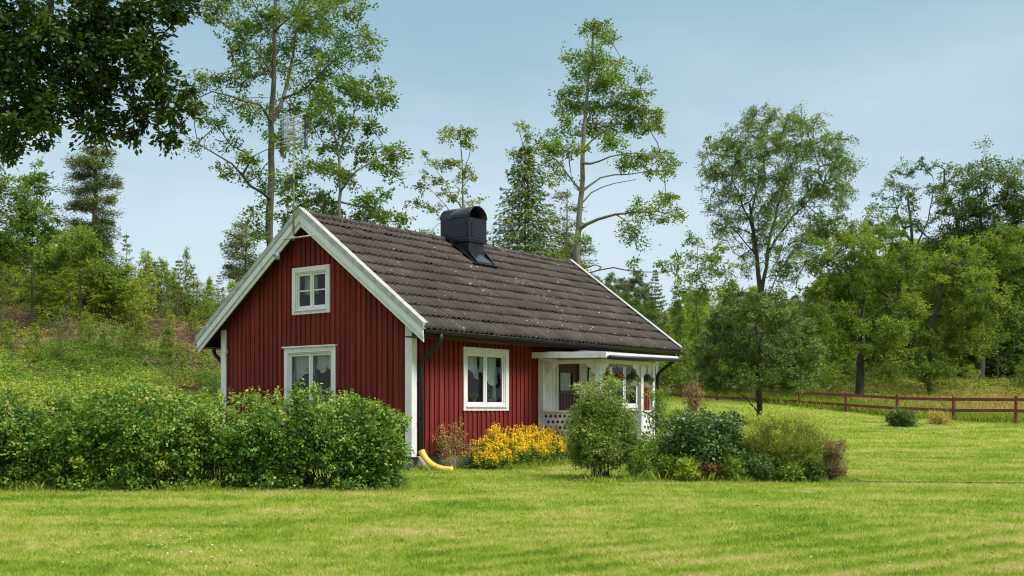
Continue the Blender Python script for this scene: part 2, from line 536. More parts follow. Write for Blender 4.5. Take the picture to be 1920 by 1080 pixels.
M = {
    'red': redwood('falun red boards'),
    'white': whitewood('white painted wood', (.75, .73, .76)),
    'barge': whitewood('weathered white bargeboard', (.70, .69, .73), .42),
    'porch_white': whitewood('porch white paint', (.75, .73, .72), .6),
    'frame': whitewood('window frame paint', (.72, .71, .73), .15),
    'tile': tilemat(),
    'gutter': plain('black gutter steel', (.010, .010, .011), .5, .1, .2),
    'chimney': plain('black chimney sheet', (.020, .022, .028), .24, .55, .3, 3),
    'trim_metal': plain('light verge flashing', (.42, .42, .41), .5, .3, .2),
    'plinth': plain('grey concrete plinth', (.17, .165, .14), .9, 0, .3, 5),
    'door': plain('brown door paint', (.105, .045, .032), .55, 0, .2, 6, (6, 6, .5)),
    'glass': glassmat('window glass', .0),
    'curtain': plain('white curtain cloth', (.80, .81, .79), .9, 0, .08, 4),
    'green_curtain': plain('green curtain cloth', (.16, .24, .10), .9, 0, .35, 4, (8, 8, .6)),
    'inside': plain('dim interior paint', (.045, .04, .035), .9),
    'dark': plain('hollow shade and thermometer black', (.012, .010, .010), .8),
    'iron': plain('black iron', (.02, .02, .022), .5, .5),
    'alu': plain('antenna aluminium', (.55, .56, .56), .35, .8, .1),
    'yellowpipe': plain('yellow ribbed plastic', (.72, .50, .085), .45, 0, .14, 3),
    'pot': plain('white pot glaze', (.70, .70, .69), .4),
    'fence': plain('red fence paint', (.165, .045, .030), .8, 0, .3, 4),
    'bin': plain('dark plastic', (.03, .035, .038), .5),
    'brass': plain('brass ornament', (.55, .42, .10), .35, .7),
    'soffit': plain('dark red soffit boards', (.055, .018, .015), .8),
    'stone': plain("edging soil", (.045, .036, .024), .95, 0, .4, 8),
    'felt': plain('grey roofing felt', (.16, .165, .17), .85),
    'lamp': plain('lamp grey plastic', (.30, .36, .42), .35, .2),
    'log': plain('bleached dead wood', (.34, .29, .23), .85, 0, .3, 5),
    'bark': barkmat('grey brown bark', (.045, .038, .030), (.15, .125, .10)),
    'bark_dark': barkmat('dark mossy bark', (.022, .020, .014), (.075, .068, .048)),
    'bark_light': barkmat('pale grey bark', (.11, .10, .085), (.30, .26, .21)),
    'bark_pine': barkmat('reddish pine bark', (.09, .055, .040), (.25, .15, .105)),
    'ground': groundmat(),
    'blade': blademat(),
}
G = {
    'oak': leafmat('oak leaf', [(0, (.008, .019, .005)), (.5, (.018, .040, .008)), (1, (.045, .075, .012))], .16, .45),
    'maple': leafmat('aspen leaf', [(0, (.030, .070, .016)), (.5, (.065, .130, .026)), (1, (.150, .205, .040))], .35),
    'olive': leafmat('olive leaf', [(0, (.040, .080, .016)), (.5, (.100, .150, .030)), (1, (.210, .240, .055))], .38),
    'tall': leafmat('tall tree leaf', [(0, (.035, .075, .015)), (.5, (.090, .155, .030)), (1, (.170, .225, .045))], .36),
    'willow': leafmat('willow leaf', [(0, (.040, .078, .022)), (.5, (.085, .140, .038)), (1, (.160, .215, .065))], .42),
    'lime': leafmat('lime tree leaf', [(0, (.040, .080, .018)), (.45, (.082, .145, .028)), (1, (.200, .250, .050))], .5),
    'dark': leafmat('dark tree leaf', [(0, (.022, .048, .014)), (.5, (.060, .105, .028)), (1, (.120, .170, .045))], .38),
    'apple': leafmat('apple leaf', [(0, (.035, .070, .022)), (.5, (.058, .098, .030)), (1, (.125, .170, .055))], .3),
    'spruce': leafmat('spruce needle', [(0, (.024, .050, .012)), (.5, (.065, .108, .022)), (1, (.140, .190, .036))], .15, .6),
    'pine': leafmat('pine needle', [(0, (.035, .060, .028)), (.5, (.075, .110, .050)), (1, (.130, .165, .075))], .15, .6),
    'fresh': leafmat('fresh sapling leaf', [(0, (.060, .110, .014)), (.5, (.125, .195, .025)), (1, (.230, .290, .045))], .42, rnd=.5),
    'forest': leafmat('forest leaf', [(0, (.050, .095, .022)), (.5, (.110, .180, .038)), (1, (.215, .275, .060))], .5, rnd=.9),
    'hedge': leafmat('hedge leaf', [(0, (.024, .060, .014)), (.45, (.060, .132, .024)), (.8, (.115, .200, .038)), (.97, (.19, .27, .05)), (1, (.20, .20, .06))], .30, .42, .4),
    'lilac': leafmat('small grey green leaf', [(0, (.034, .064, .018)), (.5, (.115, .180, .044)), (.85, (.17, .22, .085)), (1, (.42, .46, .36))], .3, .45),
    'bushdark': leafmat('dark green rose leaf', [(0, (.016, .040, .012)), (.5, (.040, .082, .024)), (1, (.090, .150, .042))], .25, .4, .5),
    'bushred': leafmat('purple red leaf', [(0, (.030, .022, .012)), (.5, (.070, .042, .022)), (1, (.13, .085, .035))], .25, .5),
    'spirea': leafmat('yellow green fine leaf', [(0, (.035, .060, .010)), (.5, (.110, .150, .028)), (1, (.27, .33, .08))], .4, .5),
    'heather': leafmat('brown pink shrub', [(0, (.05, .045, .025)), (.5, (.11, .085, .05)), (1, (.26, .18, .13))], .2, .7),
    'perennial': leafmat('light perennial leaf', [(0, (.035, .075, .014)), (.5, (.085, .155, .026)), (1, (.19, .27, .05))], .35),
    'yellow': leafmat('yellow flower petal', [(0, (.72, .42, .008)), (.5, (.92, .64, .020)), (1, (.95, .78, .08))], .25, .6),
    'pink': leafmat('red flower petal', [(0, (.30, .03, .03)), (.6, (.50, .10, .10)), (1, (.75, .5, .48))], .25, .6),
    'daisy': leafmat('white daisy petal', [(0, (.7, .7, .65)), (1, (.85, .85, .82))], .2, .6),
    'fern': leafmat('bracken and grass', [(0, (.030, .065, .012)), (.4, (.088, .160, .022)), (.75, (.165, .240, .032)), (1, (.29, .28, .07))], .38),
    'drybrush': leafmat('brown brush', [(0, (.055, .036, .028)), (.5, (.130, .080, .060)), (1, (.22, .17, .12))], .2, .8),
    'drygrass': leafmat('dry grass', [(0, (.13, .145, .035)), (.5, (.28, .225, .095)), (1, (.46, .36, .19))], .3, .8),
    'wildgrass': leafmat('uncut grass', [(0, (.055, .110, .014)), (.5, (.130, .200, .026)), (1, (.27, .29, .06))], .38, .7),
    'litter': leafmat('dead leaf litter', [(0, (.030, .022, .014)), (.5, (.075, .052, .030)), (1, (.14, .10, .055))], .1, .9),
    'frond': leafmat('dry drooping frond', [(0, (.085, .065, .045)), (.5, (.17, .13, .09)), (1, (.28, .22, .16))], .25, .8),
    'rose': leafmat('drying rose leaf', [(0, (.07, .09, .03)), (.4, (.16, .15, .055)), (.75, (.25, .15, .07)), (1, (.38, .24, .11))], .3, .6),
}

# ------------------------------------------------------------------ ground
def build_ground():
    xs = np.concatenate([-np.geomspace(900, 46, 14), np.arange(-45, 45.01, .45), np.geomspace(46, 900, 14)])
    ys = np.concatenate([np.array([-900, -300, -100, -40, -15, -5]), np.arange(0, 90.01, .45), np.geomspace(91, 900, 26)])
    X, Y = np.meshgrid(xs, ys)
    Z = ground(X, Y)
    V = np.stack([X.ravel(), Y.ravel(), Z.ravel()], 1)
    nx, ny = len(xs), len(ys)
    idx = np.arange(nx * ny).reshape(ny, nx)
    Fq = np.stack([idx[:-1, :-1], idx[:-1, 1:], idx[1:, 1:], idx[1:, :-1]], -1).reshape(-1, 4)
    o = np_mesh('ground', V, Fq, M['ground'], smooth=True)
    wild, dry = wildmask(V[:, 0], V[:, 1])
    for nm, arr in (('wild', wild), ('dry', dry)):
        a = o.data.attributes.new(nm, 'FLOAT', 'POINT')
        a.data.foreach_set('value', arr.astype(np.float32))
    return tag(o, kind='structure')

def fence_y(x):
    return 62 - (x - 9.57) * np.where(np.asarray(x) > 9.57, 12 / 8.03, .12)

def wobble(x, y):
    return np.sin(x * .63 + 2 * np.sin(y * .21)) * np.cos(y * .47 + np.sin(x * .33)) + .5 * np.sin(x * 1.7 + y * 1.3)

def wildmask(x, y):
    left = smooth01((y - 20.0 - .8 * wobble(x, y)) / 3) * smooth01((-x - 2.0 - (y - 20) * .05) / 3)
    behind = smooth01((y - 33 - wobble(x, y)) / 4) * smooth01((6.0 - x) / 3)
    fy = fence_y(x)
    right = smooth01((y - fy + .2 + .4 * wobble(x, y)) / 2.0) * smooth01((x - 4) / 3)
    far = smooth01((y - 66) / 4)
    wild = np.clip(np.maximum.reduce([left, behind, right, far]), 0, 1)
    w = wobble(x * .5, y * .5)
    dl = smooth01((y - 41 - 3 * w) / 4) * smooth01((63 - y + 3 * w) / 5) * smooth01((-x + 2) / 5) * (.72 + .28 * smooth01((w + .7 + .6 * wobble(x * 1.9, y * 1.3)) / .6))
    dl = np.maximum(dl, .8 * smooth01((wobble(x * .9 + 3, y * .8) - .75) / .3) * smooth01((y - 26) / 4) * smooth01((-x - 3) / 3) * smooth01((66 - y) / 4))
    dr = smooth01((y - fy - 4.5 - 1.5 * w) / 3) * smooth01((x - 10) / 4) * (.35 + .5 * smooth01((w + .6) / .8)) * smooth01((73 - y) / 4)
    return wild, np.clip(dl + dr, 0, 1)

build_ground()

# ------------------------------------------------------------------ house
TH = rad(52.49)
HX, HY = -1.953, 21.35
HW, HL = 5.81, 9.46
OG, OE = .306, .533
SL = .737

def hp(u, v, z):
    c, s = math.cos(TH), math.sin(TH)
    return (HX + u * c - v * s, HY + u * s + v * c, z)

def roofz(v):
    return 2.775 + (min(v, HW - v) + OE) * SL

house = empty('cottage', (HX, HY, 0), TH, 'small red wooden cottage with white corners and a brown tiled roof', 'house')

class Plane:
    """a wall plane: a along the wall, z up, d outwards"""
    def __init__(s, kind):
        s.kind = kind
    def p(s, a, z, d):
        return {'g': (-d, a, z), 'f': (a, -d, z), 'b': (a, HW + d, z), 'e': (HL + d, a, z)}[s.kind]
    def box(s, mb, a0, a1, z0, z1, d0, d1):
        P = s.p
        mb.hexa([P(a0, z0, d0), P(a1, z0, d0), P(a1, z0, d1), P(a0, z0, d1), P(a0, z1, d0), P(a1, z1, d0), P(a1, z1, d1), P(a0, z1, d1)])
    def slab(s, mb, a0, a1, z0, za, zb, d0, d1):   # sloping top
        P = s.p
        mb.hexa([P(a0, z0, d0), P(a1, z0, d0), P(a1, z0, d1), P(a0, z0, d1), P(a0, za, d0), P(a1, zb, d0), P(a1, zb, d1), P(a0, za, d1)])

PG, PF, PB, PE = Plane('g'), Plane('f'), Plane('b'), Plane('e')
Z0 = .30          # bottom of the boards

def wall(pl, a0, a1, openings, top, board=.15, rng=np.random.default_rng(3)):
    mb = MB()
    cuts = sorted({a0, a1, HW / 2 if pl.kind in 'ge' else a0} | {x for o in openings for x in o[:2]})
    for l, r in zip(cuts[:-1], cuts[1:]):
        mid = (l + r) / 2
        spans = [(Z0, None)]
        for o in openings:
            if o[0] - 1e-6 <= mid <= o[1] + 1e-6:
                new = []
                for lo, hi in spans:
                    if o[3] > lo and (hi is None or o[2] < hi):
                        if o[2] > lo: new.append((lo, o[2]))
                        new.append((o[3], hi))
                    else:
                        new.append((lo, hi))
                spans = new
        for lo, hi in spans:
            if hi is None:
                pl.slab(mb, l, r, lo, top(l), top(r), -.14, 0)
            else:
                pl.box(mb, l, r, lo, hi, -.14, 0)
    # cover boards over the joints
    a = a0 + .075
    while a < a1 - .02:
        w = .052 + rng.uniform(-.004, .004)
        j = rng.uniform(-.006, .006)
        l, r = a + j - w / 2, a + j + w / 2
        lo = Z0 - .02 + rng.uniform(-.008, .008)
        spans = [(lo, None)]
        for o in openings:
            if r > o[0] - .11 and l < o[1] + .11:
                zb, zt = o[2] - .11, o[3] + .11
                new = []
                for s0, s1 in spans:
                    if (s1 is not None and s1 <= zb) or s0 >= zt:
                        new.append((s0, s1)); continue
                    if zb > s0: new.append((s0, zb))
                    if s1 is None or s1 > zt: new.append((zt, s1))
                spans = new
        for s0, s1 in spans:
            d = .026 + rng.uniform(0, .004)
            if s1 is None:
                pl.slab(mb, l, r, s0, top(l) - .02, top(r) - .02, .001, d)
            else:
                pl.box(mb, l, r, s0, s1, .001, d)
        a += board
    return mb

flat_top = lambda a: roofz(0) - .14
gable_top = lambda a: roofz(a) - .14

W_UP = (2.39, 3.34, 3.33, 4.12)      # a0 a1 z0 z1 openings
W_LOW = (2.22, 3.59, 1.30, 2.42)
W_F1 = (1.64, 2.95, 1.29, 2.40)
W_F2 = (7.22, 8.53, 1.29, 2.40)
DOOR = (4.87, 5.77, .42, 2.36)

wall(PG, 0, HW, [W_UP, W_LOW], gable_top).build('gable_wall', M['red'], house)
wall(PF, 0.0, HL, [W_F1, W_F2, DOOR], flat_top, rng=np.random.default_rng(5)).build('front_wall', M['red'], house)
wall(PB, 0.0, HL, [], flat_top).build('rear_wall', M['red'], house)
wall(PE, 0, HW, [], gable_top).build('gable_wall', M['red'], house)

mb = MB()
mb.box(.03, HL - .03, .03, HW - .03, -.4, .29)
mb.build('plinth', M['plinth'], house)
mb = MB()
mb.box(.15, HL - .15, .15, HW - .15, .36, .42)
mb.build('interior_floor', M['inside'], house)
mb = MB()
mb.box(.15, HL - .15, .15, HW - .15, 2.60, 2.68)
mb.build('interior_ceiling', M['inside'], house)
mb = MB()
mb.box(3.6, 3.7, .16, HW - .16, .43, 2.59)
mb.box(.16, 3.59, 3.0, 3.1, .43, 2.59)
mb.box(4.0, HL - .16, 2.2, 2.3, .43, 2.59)
mb.box(2.6, 2.7, 1.75, HW - 1.75, 2.70, 4.2)
mb.build('interior_wall', M['inside'], house)

# corner boards
for (pl, a0, a1, far) in ((PG, 0.0, .145, 0), (PG, HW - .145, HW, 1), (PE, 0.0, .145, 0), (PE, HW - .145, HW, 1)):
    mb = MB()
    ztop = min(roofz(a0), roofz(a1)) - .16
    pl.box(mb, a0 - (.035 if not far else 0), a1 + (.035 if far else 0), .28, ztop, .004, .040)
    u0, u1 = ((-.036, .11) if pl is PG else (HL - .11, HL + .036))
    pf = PF if not far else PB
    pf.box(mb, u0 + (.003 if pl is PG else 0), u1 - (0 if pl is PG else .003), .28, roofz(0) - .16, .004, .038)
    mb.build('corner_board', M['white'], house, bevel=.004)

# ---- windows
def window(pl, o, casing=.105, mull=1, bars=False, cap=False, label=None, sash_open=None):
    a0, a1, z0, z1 = o
    w = MB()
    c = casing
    pl.box(w, a0 - c, a0, z0 - c, z1 + c, .003, .036)
    pl.box(w, a1, a1 + c, z0 - c, z1 + c, .003, .036)
    pl.box(w, a0, a1, z1, z1 + c, .003, .034)
    pl.box(w, a0, a1, z0 - c, z0, .003, .034)
    if cap:
        pl.box(w, a0 - c - .04, a1 + c + .04, z1 + c, z1 + c + .03, .003, .075)
    root = w.build('window', M['white'], house, bevel=.003)
    if label: root['label'] = label
    f = MB()
    e = .045
    def rect(x0, x1, y0, y1, t, d0, d1):
        pl.box(f, x0, x0 + t, y0, y1, d0, d1); pl.box(f, x1 - t, x1, y0, y1, d0, d1)
        pl.box(f, x0 + t, x1 - t, y1 - t, y1, d0, d1); pl.box(f, x0 + t, x1 - t, y0, y0 + t, d0, d1)
    rect(a0 + .001, a1 - .001, z0 + .001, z1 - .001, .028, -.10, .012)
    mid = (a0 + a1) / 2
    rects = [(a0 + .03, mid - .012, z0 + .03, z1 - .03), (mid + .012, a1 - .03, z0 + .03, z1 - .03)]
    pl.box(f, mid - .012, mid + .012, z0 + .03, z1 - .03, -.07, .004)
    for q in rects:
        rect(*q, e, -.05, -.012)
        if bars:
            h = (q[2] + q[3]) / 2
            pl.box(f, q[0] + e, q[1] - e, h - .014, h + .014, -.045, -.016)
    fo = f.build('frame', M['frame'], root, bevel=.002)
    s = MB()
    pl.box(s, a0 - .03, a1 + .03, z0 - .034, z0 - .004, .037, .062)
    s.build('sill', M['frame'], root)
    for q in rects:
        g = MB()
        P = pl.p
        x0, x1, y0, y1 = q[0] + e - .01, q[1] - e + .01, q[2] + e - .01, q[3] - e + .01
        g.add([P(x0, y0, -.030), P(x1, y0, -.030), P(x1, y1, -.030), P(x0, y1, -.030)], [(0, 1, 2, 3) if pl.kind == 'f' else (3, 2, 1, 0)])
        g.build('pane', M['glass'], root)
    return root

def curtain(pl, root, a0, a1, top, bottom, d=-.22, mat='curtain', amp=.02, freq=38):
    """bottom: function of a in 0..1 giving the hem height"""
    n = 60
    V = []; Fq = []
    for i in range(n + 1):
        t = i / n
        a = a0 + (a1 - a0) * t
        dd = d + amp * math.sin(t * (a1 - a0) * freq) + .3 * amp * math.sin(t * 97)
        zb = bottom(t)
        for k in range(5):
            V.append(pl.p(a, top + (zb - top) * k / 4, dd + .01 * k * math.sin(t * 23 + k)))
    for i in range(n):
        for k in range(4):
            Fq.append((i * 5 + k, i * 5 + k + 1, (i + 1) * 5 + k + 1, (i + 1) * 5 + k))
    m = MB(); m.add(V, Fq)
    return m.build('curtain', M[mat], root, smooth=True)

w1 = window(PG, W_UP, bars=True, label='small attic window with four panes high in the gable')
curtain(PG, w1, 2.88, 3.32, 4.11, lambda t: 3.66 + .02 * math.sin(9 * t), -.2)
curtain(PG, w1, 2.41, 2.58, 4.11, lambda t: 3.80, -.2)
w2 = window(PG, W_LOW, cap=True, label='wide two-pane gable window with a cap moulding above the hedge')
curtain(PG, w2, 2.24, 2.88, 2.41, lambda t: 2.02 - .05 * math.sin(11 * t) - .9 * max(0, .35 - t), -.15)
curtain(PG, w2, 2.92, 3.58, 2.41, lambda t: 1.86 + .30 * math.sin(math.pi * min(1, t * 1.15)) * (1 - t) - .10 * t + .03 * math.sin(13 * t), -.15)
for a in (2.52, 3.12):
    b_ = MB()
    b_.lathe(PG.p(a, 2.02, -.10), [(.035, 0), (.022, .03), (.012, .07), (.004, .09)], 8)
    b_.tube([PG.p(a, 2.11, -.10), PG.p(a, 2.40, -.10)], .002, 4)
    b_.build('window_bell', M['brass'], w2)
w3 = window(PF, W_F1, label='two-pane front window between drainpipe and porch')
curtain(PF, w3, 1.66, 2.28, 2.395, lambda t: 2.05 - .22 * (abs(2 * t - .9)) ** 1.5 + .02 * math.sin(14 * t), -.2)
curtain(PF, w3, 2.31, 2.93, 2.395, lambda t: 1.80 + .20 * math.cos(t * 2.3) ** 2 - .12 * t + .02 * math.sin(14 * t), -.2)
curtain(PF, w3, 1.65, 1.74, 2.395, lambda t: 1.34, -.24)
curtain(PF, w3, 2.83, 2.94, 2.395, lambda t: 1.34, -.24)
w4 = window(PF, W_F2, label='front window with green curtain seen past the porch')
curtain(PF, w4, 7.24, 7.60, 2.395, lambda t: 1.34, -.2, 'green_curtain', .03, 60)
curtain(PF, w4, 7.86, 8.50, 2.395, lambda t: 1.34, -.2, 'green_curtain', .03, 60)

# ---- roof
def roof_sheet(side, name):
    """courses of pantiles as real corrugated strips with a lip"""
    per = .160; amp = .042
    u0, u1 = -OG + .03, HL + OG - .03
    nu = int((u1 - u0) / per * 8) + 1
    us = np.linspace(u0, u1, nu)
    prof = amp * (1.7 * np.abs(np.cos(np.pi * us / per)) ** .75 - 1.0)
    length = (HW / 2 + OE)
    n = 11
    V = []; Fq = []; T = []
    rng = np.random.default_rng(17 if side > 0 else 18)
    sl = math.atan(SL)
    nrm = np.array([-math.sin(sl), math.cos(sl)])        # (v, z) outward for the front side
    base = 0
    tile = np.floor((us - u0) / .30).astype(int)
    for k in range(n):
        s0 = k * length / n - .05 * (k == 0); s1 = (k + 1) * length / n + .09 * (k < n - 1)
        tt = rng.uniform(0, 1, tile.max() + 2)[tile]
        jig = rng.normal(0, .0050, tile.max() + 2)[tile]
        sj = rng.normal(0, .006, tile.max() + 2)[tile]
        rows = []
        for s, h in ((s0, .032 if k else .0), (s0, .062), (s1, -.002)):
            v = -OE + s + (sj if s == s0 else 0); z = 2.775 + s * SL + (sj * SL if s == s0 else 0)
            hh = h + prof + jig
            vv = v + nrm[0] * hh; zz = z + nrm[1] * hh
            if side < 0: vv = HW - vv
            rows.append(np.stack([us, vv * np.ones(nu), zz * np.ones(nu)], 1))
        V += rows; T += [tt, tt, tt]
        for r in range(2):
            a = base + r * nu + np.arange(nu - 1)
            Fq.append(np.stack([a, a + 1, a + nu + 1, a + nu], 1) if side > 0 else np.stack([a, a + nu, a + nu + 1, a + 1], 1))
        base += 3 * nu
    return np_mesh(name, np.concatenate(V), np.concatenate(Fq), M['tile'], house, np.concatenate(T))

roof = roof_sheet(1, 'roof_slope')
roof['label'] = 'front roof slope with lichen spotted brown pantiles'
roof_sheet(-1, 'roof_slope')
mb = MB()
for sgn in (1, -1):
    q = (lambda v: v) if sgn > 0 else (lambda v: HW - v)
    mb.hexa([(-OG + .02, q(-OE), 2.775 - .13), (HL + OG - .02, q(-OE), 2.775 - .13), (HL + OG - .02, q(HW / 2), roofz(HW / 2) - .13), (-OG + .02, q(HW / 2), roofz(HW / 2) - .13),
             (-OG + .02, q(-OE), 2.775 - .015), (HL + OG - .02, q(-OE), 2.775 - .015), (HL + OG - .02, q(HW / 2), roofz(HW / 2) - .015), (-OG + .02, q(HW / 2), roofz(HW / 2) - .015)])
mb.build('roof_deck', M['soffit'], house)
# boxed eaves
mb = MB()
for v0, v1 in ((-OE + .06, -.03), (HW + .03, HW + OE - .06)):
    mb.box(-OG + .05, HL + OG - .05, v0, v1, 2.60, 2.62)
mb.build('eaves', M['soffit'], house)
mb = MB()
for v0, v1 in ((-OE - .0, -OE + .03), (HW + OE - .03, HW + OE)):
    mb.box(-OG + .06, HL + OG - .06, v0, v1, 2.62, 2.735)
mb.build('fascia', M['soffit'], house)  # takes the dark soffit colour to stand in for shadow below the gutter

# ridge caps
mb = MB()
rng = np.random.default_rng(4)
u = -OG + .04
zr = roofz(HW / 2)
while u < HL + OG - .1:
    L_ = .40
    dz = rng.uniform(-.006, .006)
    prof = []
    for j in range(9):
        w = math.pi * (-.08 + 1.16 * j / 8)
        prof.append((math.cos(w) * .125, math.sin(w) * .085))
    a = [(u, HW / 2 + p[0] * 1.12, zr + p[1] * 1.15 - .015 + dz) for p in prof]
    b = [(min(u + L_ + .02, HL + OG - .04), HW / 2 + p[0], zr + p[1] - .015 + dz) for p in prof]
    mb.add(a + b, [(i, i + 1, 10 + i, 9 + i) for i in range(8)] + [tuple(range(8, -1, -1)), tuple(range(9, 18))])
    u += L_
rc = mb.build('ridge_cap', M['tile'], roof)

# bargeboards
def barge(pl, d, sgn):
    q = (lambda v: v) if sgn > 0 else (lambda v: HW - v)
    P = lambda v, dz, dd: pl.p(q(v), roofz(v if v < HW / 2 else HW - v) + dz, dd)
    va, vb = -OE - .03, HW / 2
    mb = MB()
    def strip(dzt, dzb, d0, d1, ve=va):
        za, zb = 2.775 + (ve + OE) * SL, roofz(vb)
        R = lambda v, z, dd: pl.p(q(v), z, dd)
        mb.hexa([R(ve, za + dzb, d0), R(vb, zb + dzb, d0), R(vb, zb + dzb, d1), R(ve, za + dzb, d1),
                 R(ve, za + dzt, d0), R(vb, zb + dzt, d0), R(vb, zb + dzt, d1), R(ve, za + dzt, d1)])
    strip(.0, -.165, d, d + .030)
    strip(-.13, -.275, d - .028, d - .001, va + .015)
    o = mb.build('bargeboard', M['barge'], house, bevel=.003)
    mb = MB()
    strip(.118, .003, d - .03, d + .045, va - .02)
    strip(.130, .118, d - .10, d + .046, va - .02)
    mb.build('verge_flashing', M['trim_metal'], o)
for sgn in (1, -1):
    barge(PG, OG - .03, sgn)
    barge(PE, OG - .03, sgn)

# gutters and drainpipes
for v, sg in ((-OE - .065, 1), (HW + OE + .065, -1)):
    mb = MB()
    k = 9
    pts0 = []
    for rr in (.062, .056):
        for j in range(k):
            w = math.pi * (1 + j / (k - 1))
            pts0.append((v + rr * math.cos(w) * 1.0, 2.715 + rr * math.sin(w)))
    n2 = 2 * k
    A = [(-OG + .04, p[0], p[1]) for p in pts0]; B = [(HL + OG + .0, p[0], p[1] - .01) for p in pts0]
    fs = []
    for j in range(k - 1):
        fs.append((j, j + 1, n2 + j + 1, n2 + j)); fs.append((k + j, n2 + k + j, n2 + k + j + 1, k + j + 1))
    mb.add(A + B, fs)
    for e in (-OG + .04, HL + OG):
        mb.prism([(e - .002, v + .062 * math.cos(math.pi * (1 + j / 8)), 2.715 + .062 * math.sin(math.pi * (1 + j / 8))) for j in range(9)], (.004, 0, 0))
    mb.tube([(-OG + .04, v - .062 * sg, 2.716), (HL + OG, v - .062 * sg, 2.706)], .008, 6)
    g = mb.build('gutter', M['gutter'], house, True)
    uu = .1
    while uu < HL:
        bk = MB()
        bk.box(uu, uu + .025, min(v, v + .07 * sg), max(v, v + .07 * sg), 2.64, 2.655)
        bk.build('gutter_bracket', M['gutter'], g)
        uu += 1.1

def downpipe(pts, label):
    mb = MB()
    mb.tube(pts, .046, 12)
    o = mb.build('drainpipe', M['gutter'], house, True)
    o['label'] = label
    for zz in (.95, 1.75):
        b = MB()
        x, y = pts[-1][:2]
        b.lathe((x, y, zz), [(.052, 0), (.052, .03)], 12)
        b.box(x - .07, x + .07, y - .01, y + .01, zz + .008, zz + .022)
        b.build('pipe_clip', M['iron'], o)
def bend(a, b, c, n=5):
    a, b, c = Vector(a), Vector(b), Vector(c)
    return [tuple(a * (1 - t) ** 2 + b * 2 * t * (1 - t) + c * t * t) for t in [i / n for i in range(n + 1)]]
for (u_, v_, sg, lb) in ((.17, 0, 1, 'black drainpipe at the near front corner'), (.20, HW, -1, 'black drainpipe at the back corner'), (HL - .08, 0, 1, 'black drainpipe at the far corner past the porch')):
    vg, vw = v_ - sg * (OE + .065), v_ - sg * .085
    pts = [(u_, vg, 2.68)] + bend((u_, vg, 2.58), (u_, vg, 2.50), (u_, vg + sg * .09, 2.44)) + bend((u_, vw - sg * .10, 2.22), (u_, vw, 2.15), (u_, vw, 2.04)) + [(u_, vw, .38)]
    downpipe(pts, lb)

# chimney
cu0, cu1, cv0, cv1 = 4.35, 4.92, 2.18, 2.98
mb = MB()
mb.hexa([(cu0, cv0, 4.55), (cu1, cv0, 4.55), (cu1, cv1, 4.7), (cu0, cv1, 4.7), (cu0, cv0, 5.22), (cu1, cv0, 5.22), (cu1, cv1, 5.22), (cu0, cv1, 5.22)])
ch = mb.build('chimney', M['chimney'], house, bevel=.004)
mb = MB()
h0 = .05
mb.box(cu0 - h0, cu1 + h0, cv0 - h0, cv1 + h0, 5.222, 5.80)
mb.box(cu0 - h0 - .012, cu1 + h0 + .012, cv0 - h0 - .012, cv1 + h0 + .012, 5.27, 5.30)
mb.box(cu0 + .04, cu1 - .04, cv0 - h0 - .010, cv0 - h0 - .001, 5.34, 5.70)
mb.box(cu0 - h0 - .010, cu0 - h0 - .001, cv0 + .03, cv1 - .03, 5.34, 5.70)
mb.build('hood', M['chimney'], ch, bevel=.004)
mb = MB()
k = 14; rr = (cu1 - cu0) / 2 + h0 + .012; uc = (cu0 + cu1) / 2
arc = [(uc + rr * math.cos(math.pi * j / k), 5.802 + rr * .86 * math.sin(math.pi * j / k)) for j in range(k + 1)]
arci = [(uc + (rr - .02) * math.cos(math.pi * j / k), 5.802 + (rr - .02) * .86 * math.sin(math.pi * j / k)) for j in range(k + 1)]
va, vb = cv0 - h0 - .015, cv1 + h0 + .015
A = [(p[0], va, p[1]) for p in arc]; B = [(p[0], vb, p[1]) for p in arc]; C = [(p[0], va, p[1]) for p in arci]; D = [(p[0], vb, p[1]) for p in arci]
n = k + 1
fs = []
for j in range(k):
    fs += [(j, j + 1, n + j + 1, n + j), (2 * n + j, 3 * n + j, 3 * n + j + 1, 2 * n + j + 1), (j, 2 * n + j, 2 * n + j + 1, j + 1), (n + j, n + j + 1, 3 * n + j + 1, 3 * n + j)]
mb.add(A + B + C + D, fs)
mb.build('vault_cap', M['chimney'], ch, True)
mb = MB()
for v in (vb - .12,):
    mb.prism([(p[0], v, p[1]) for p in arci], (0, .01, 0))
mb.build('cap_dark_panel', M['dark'], ch)  # near-black panel that paints the darkness inside the hollow cap
# flashing skirt lying on the tiles
mb = MB()
def rz(v, o): return roofz(v) + o + .06
f0 = cv0 - .30
mb.hexa([(cu0 - .16, f0, rz(f0, .055)), (cu1 + .20, f0, rz(f0, .055)), (cu1 + .20, HW / 2, rz(HW / 2, .075)), (cu0 - .16, HW / 2, rz(HW / 2, .075)),
         (cu0 - .16, f0, rz(f0, .075)), (cu1 + .20, f0, rz(f0, .075)), (cu1 + .20, HW / 2, rz(HW / 2, .09)), (cu0 - .16, HW / 2, rz(HW / 2, .09))])
mb.hexa([(cu0 - .05, f0 + .02, rz(f0, .09)), (cu1 + .05, f0 + .02, rz(f0, .09)), (cu1, cv0 - .002, rz(cv0, .09)), (cu0, cv0 - .002, rz(cv0, .09)),
         (cu0 - .05, f0 + .02, rz(f0, .11)), (cu1 + .05, f0 + .02, rz(f0, .11)), (cu1, cv0 - .002, rz(cv0, .13)), (cu0, cv0 - .002, rz(cv0, .13))])
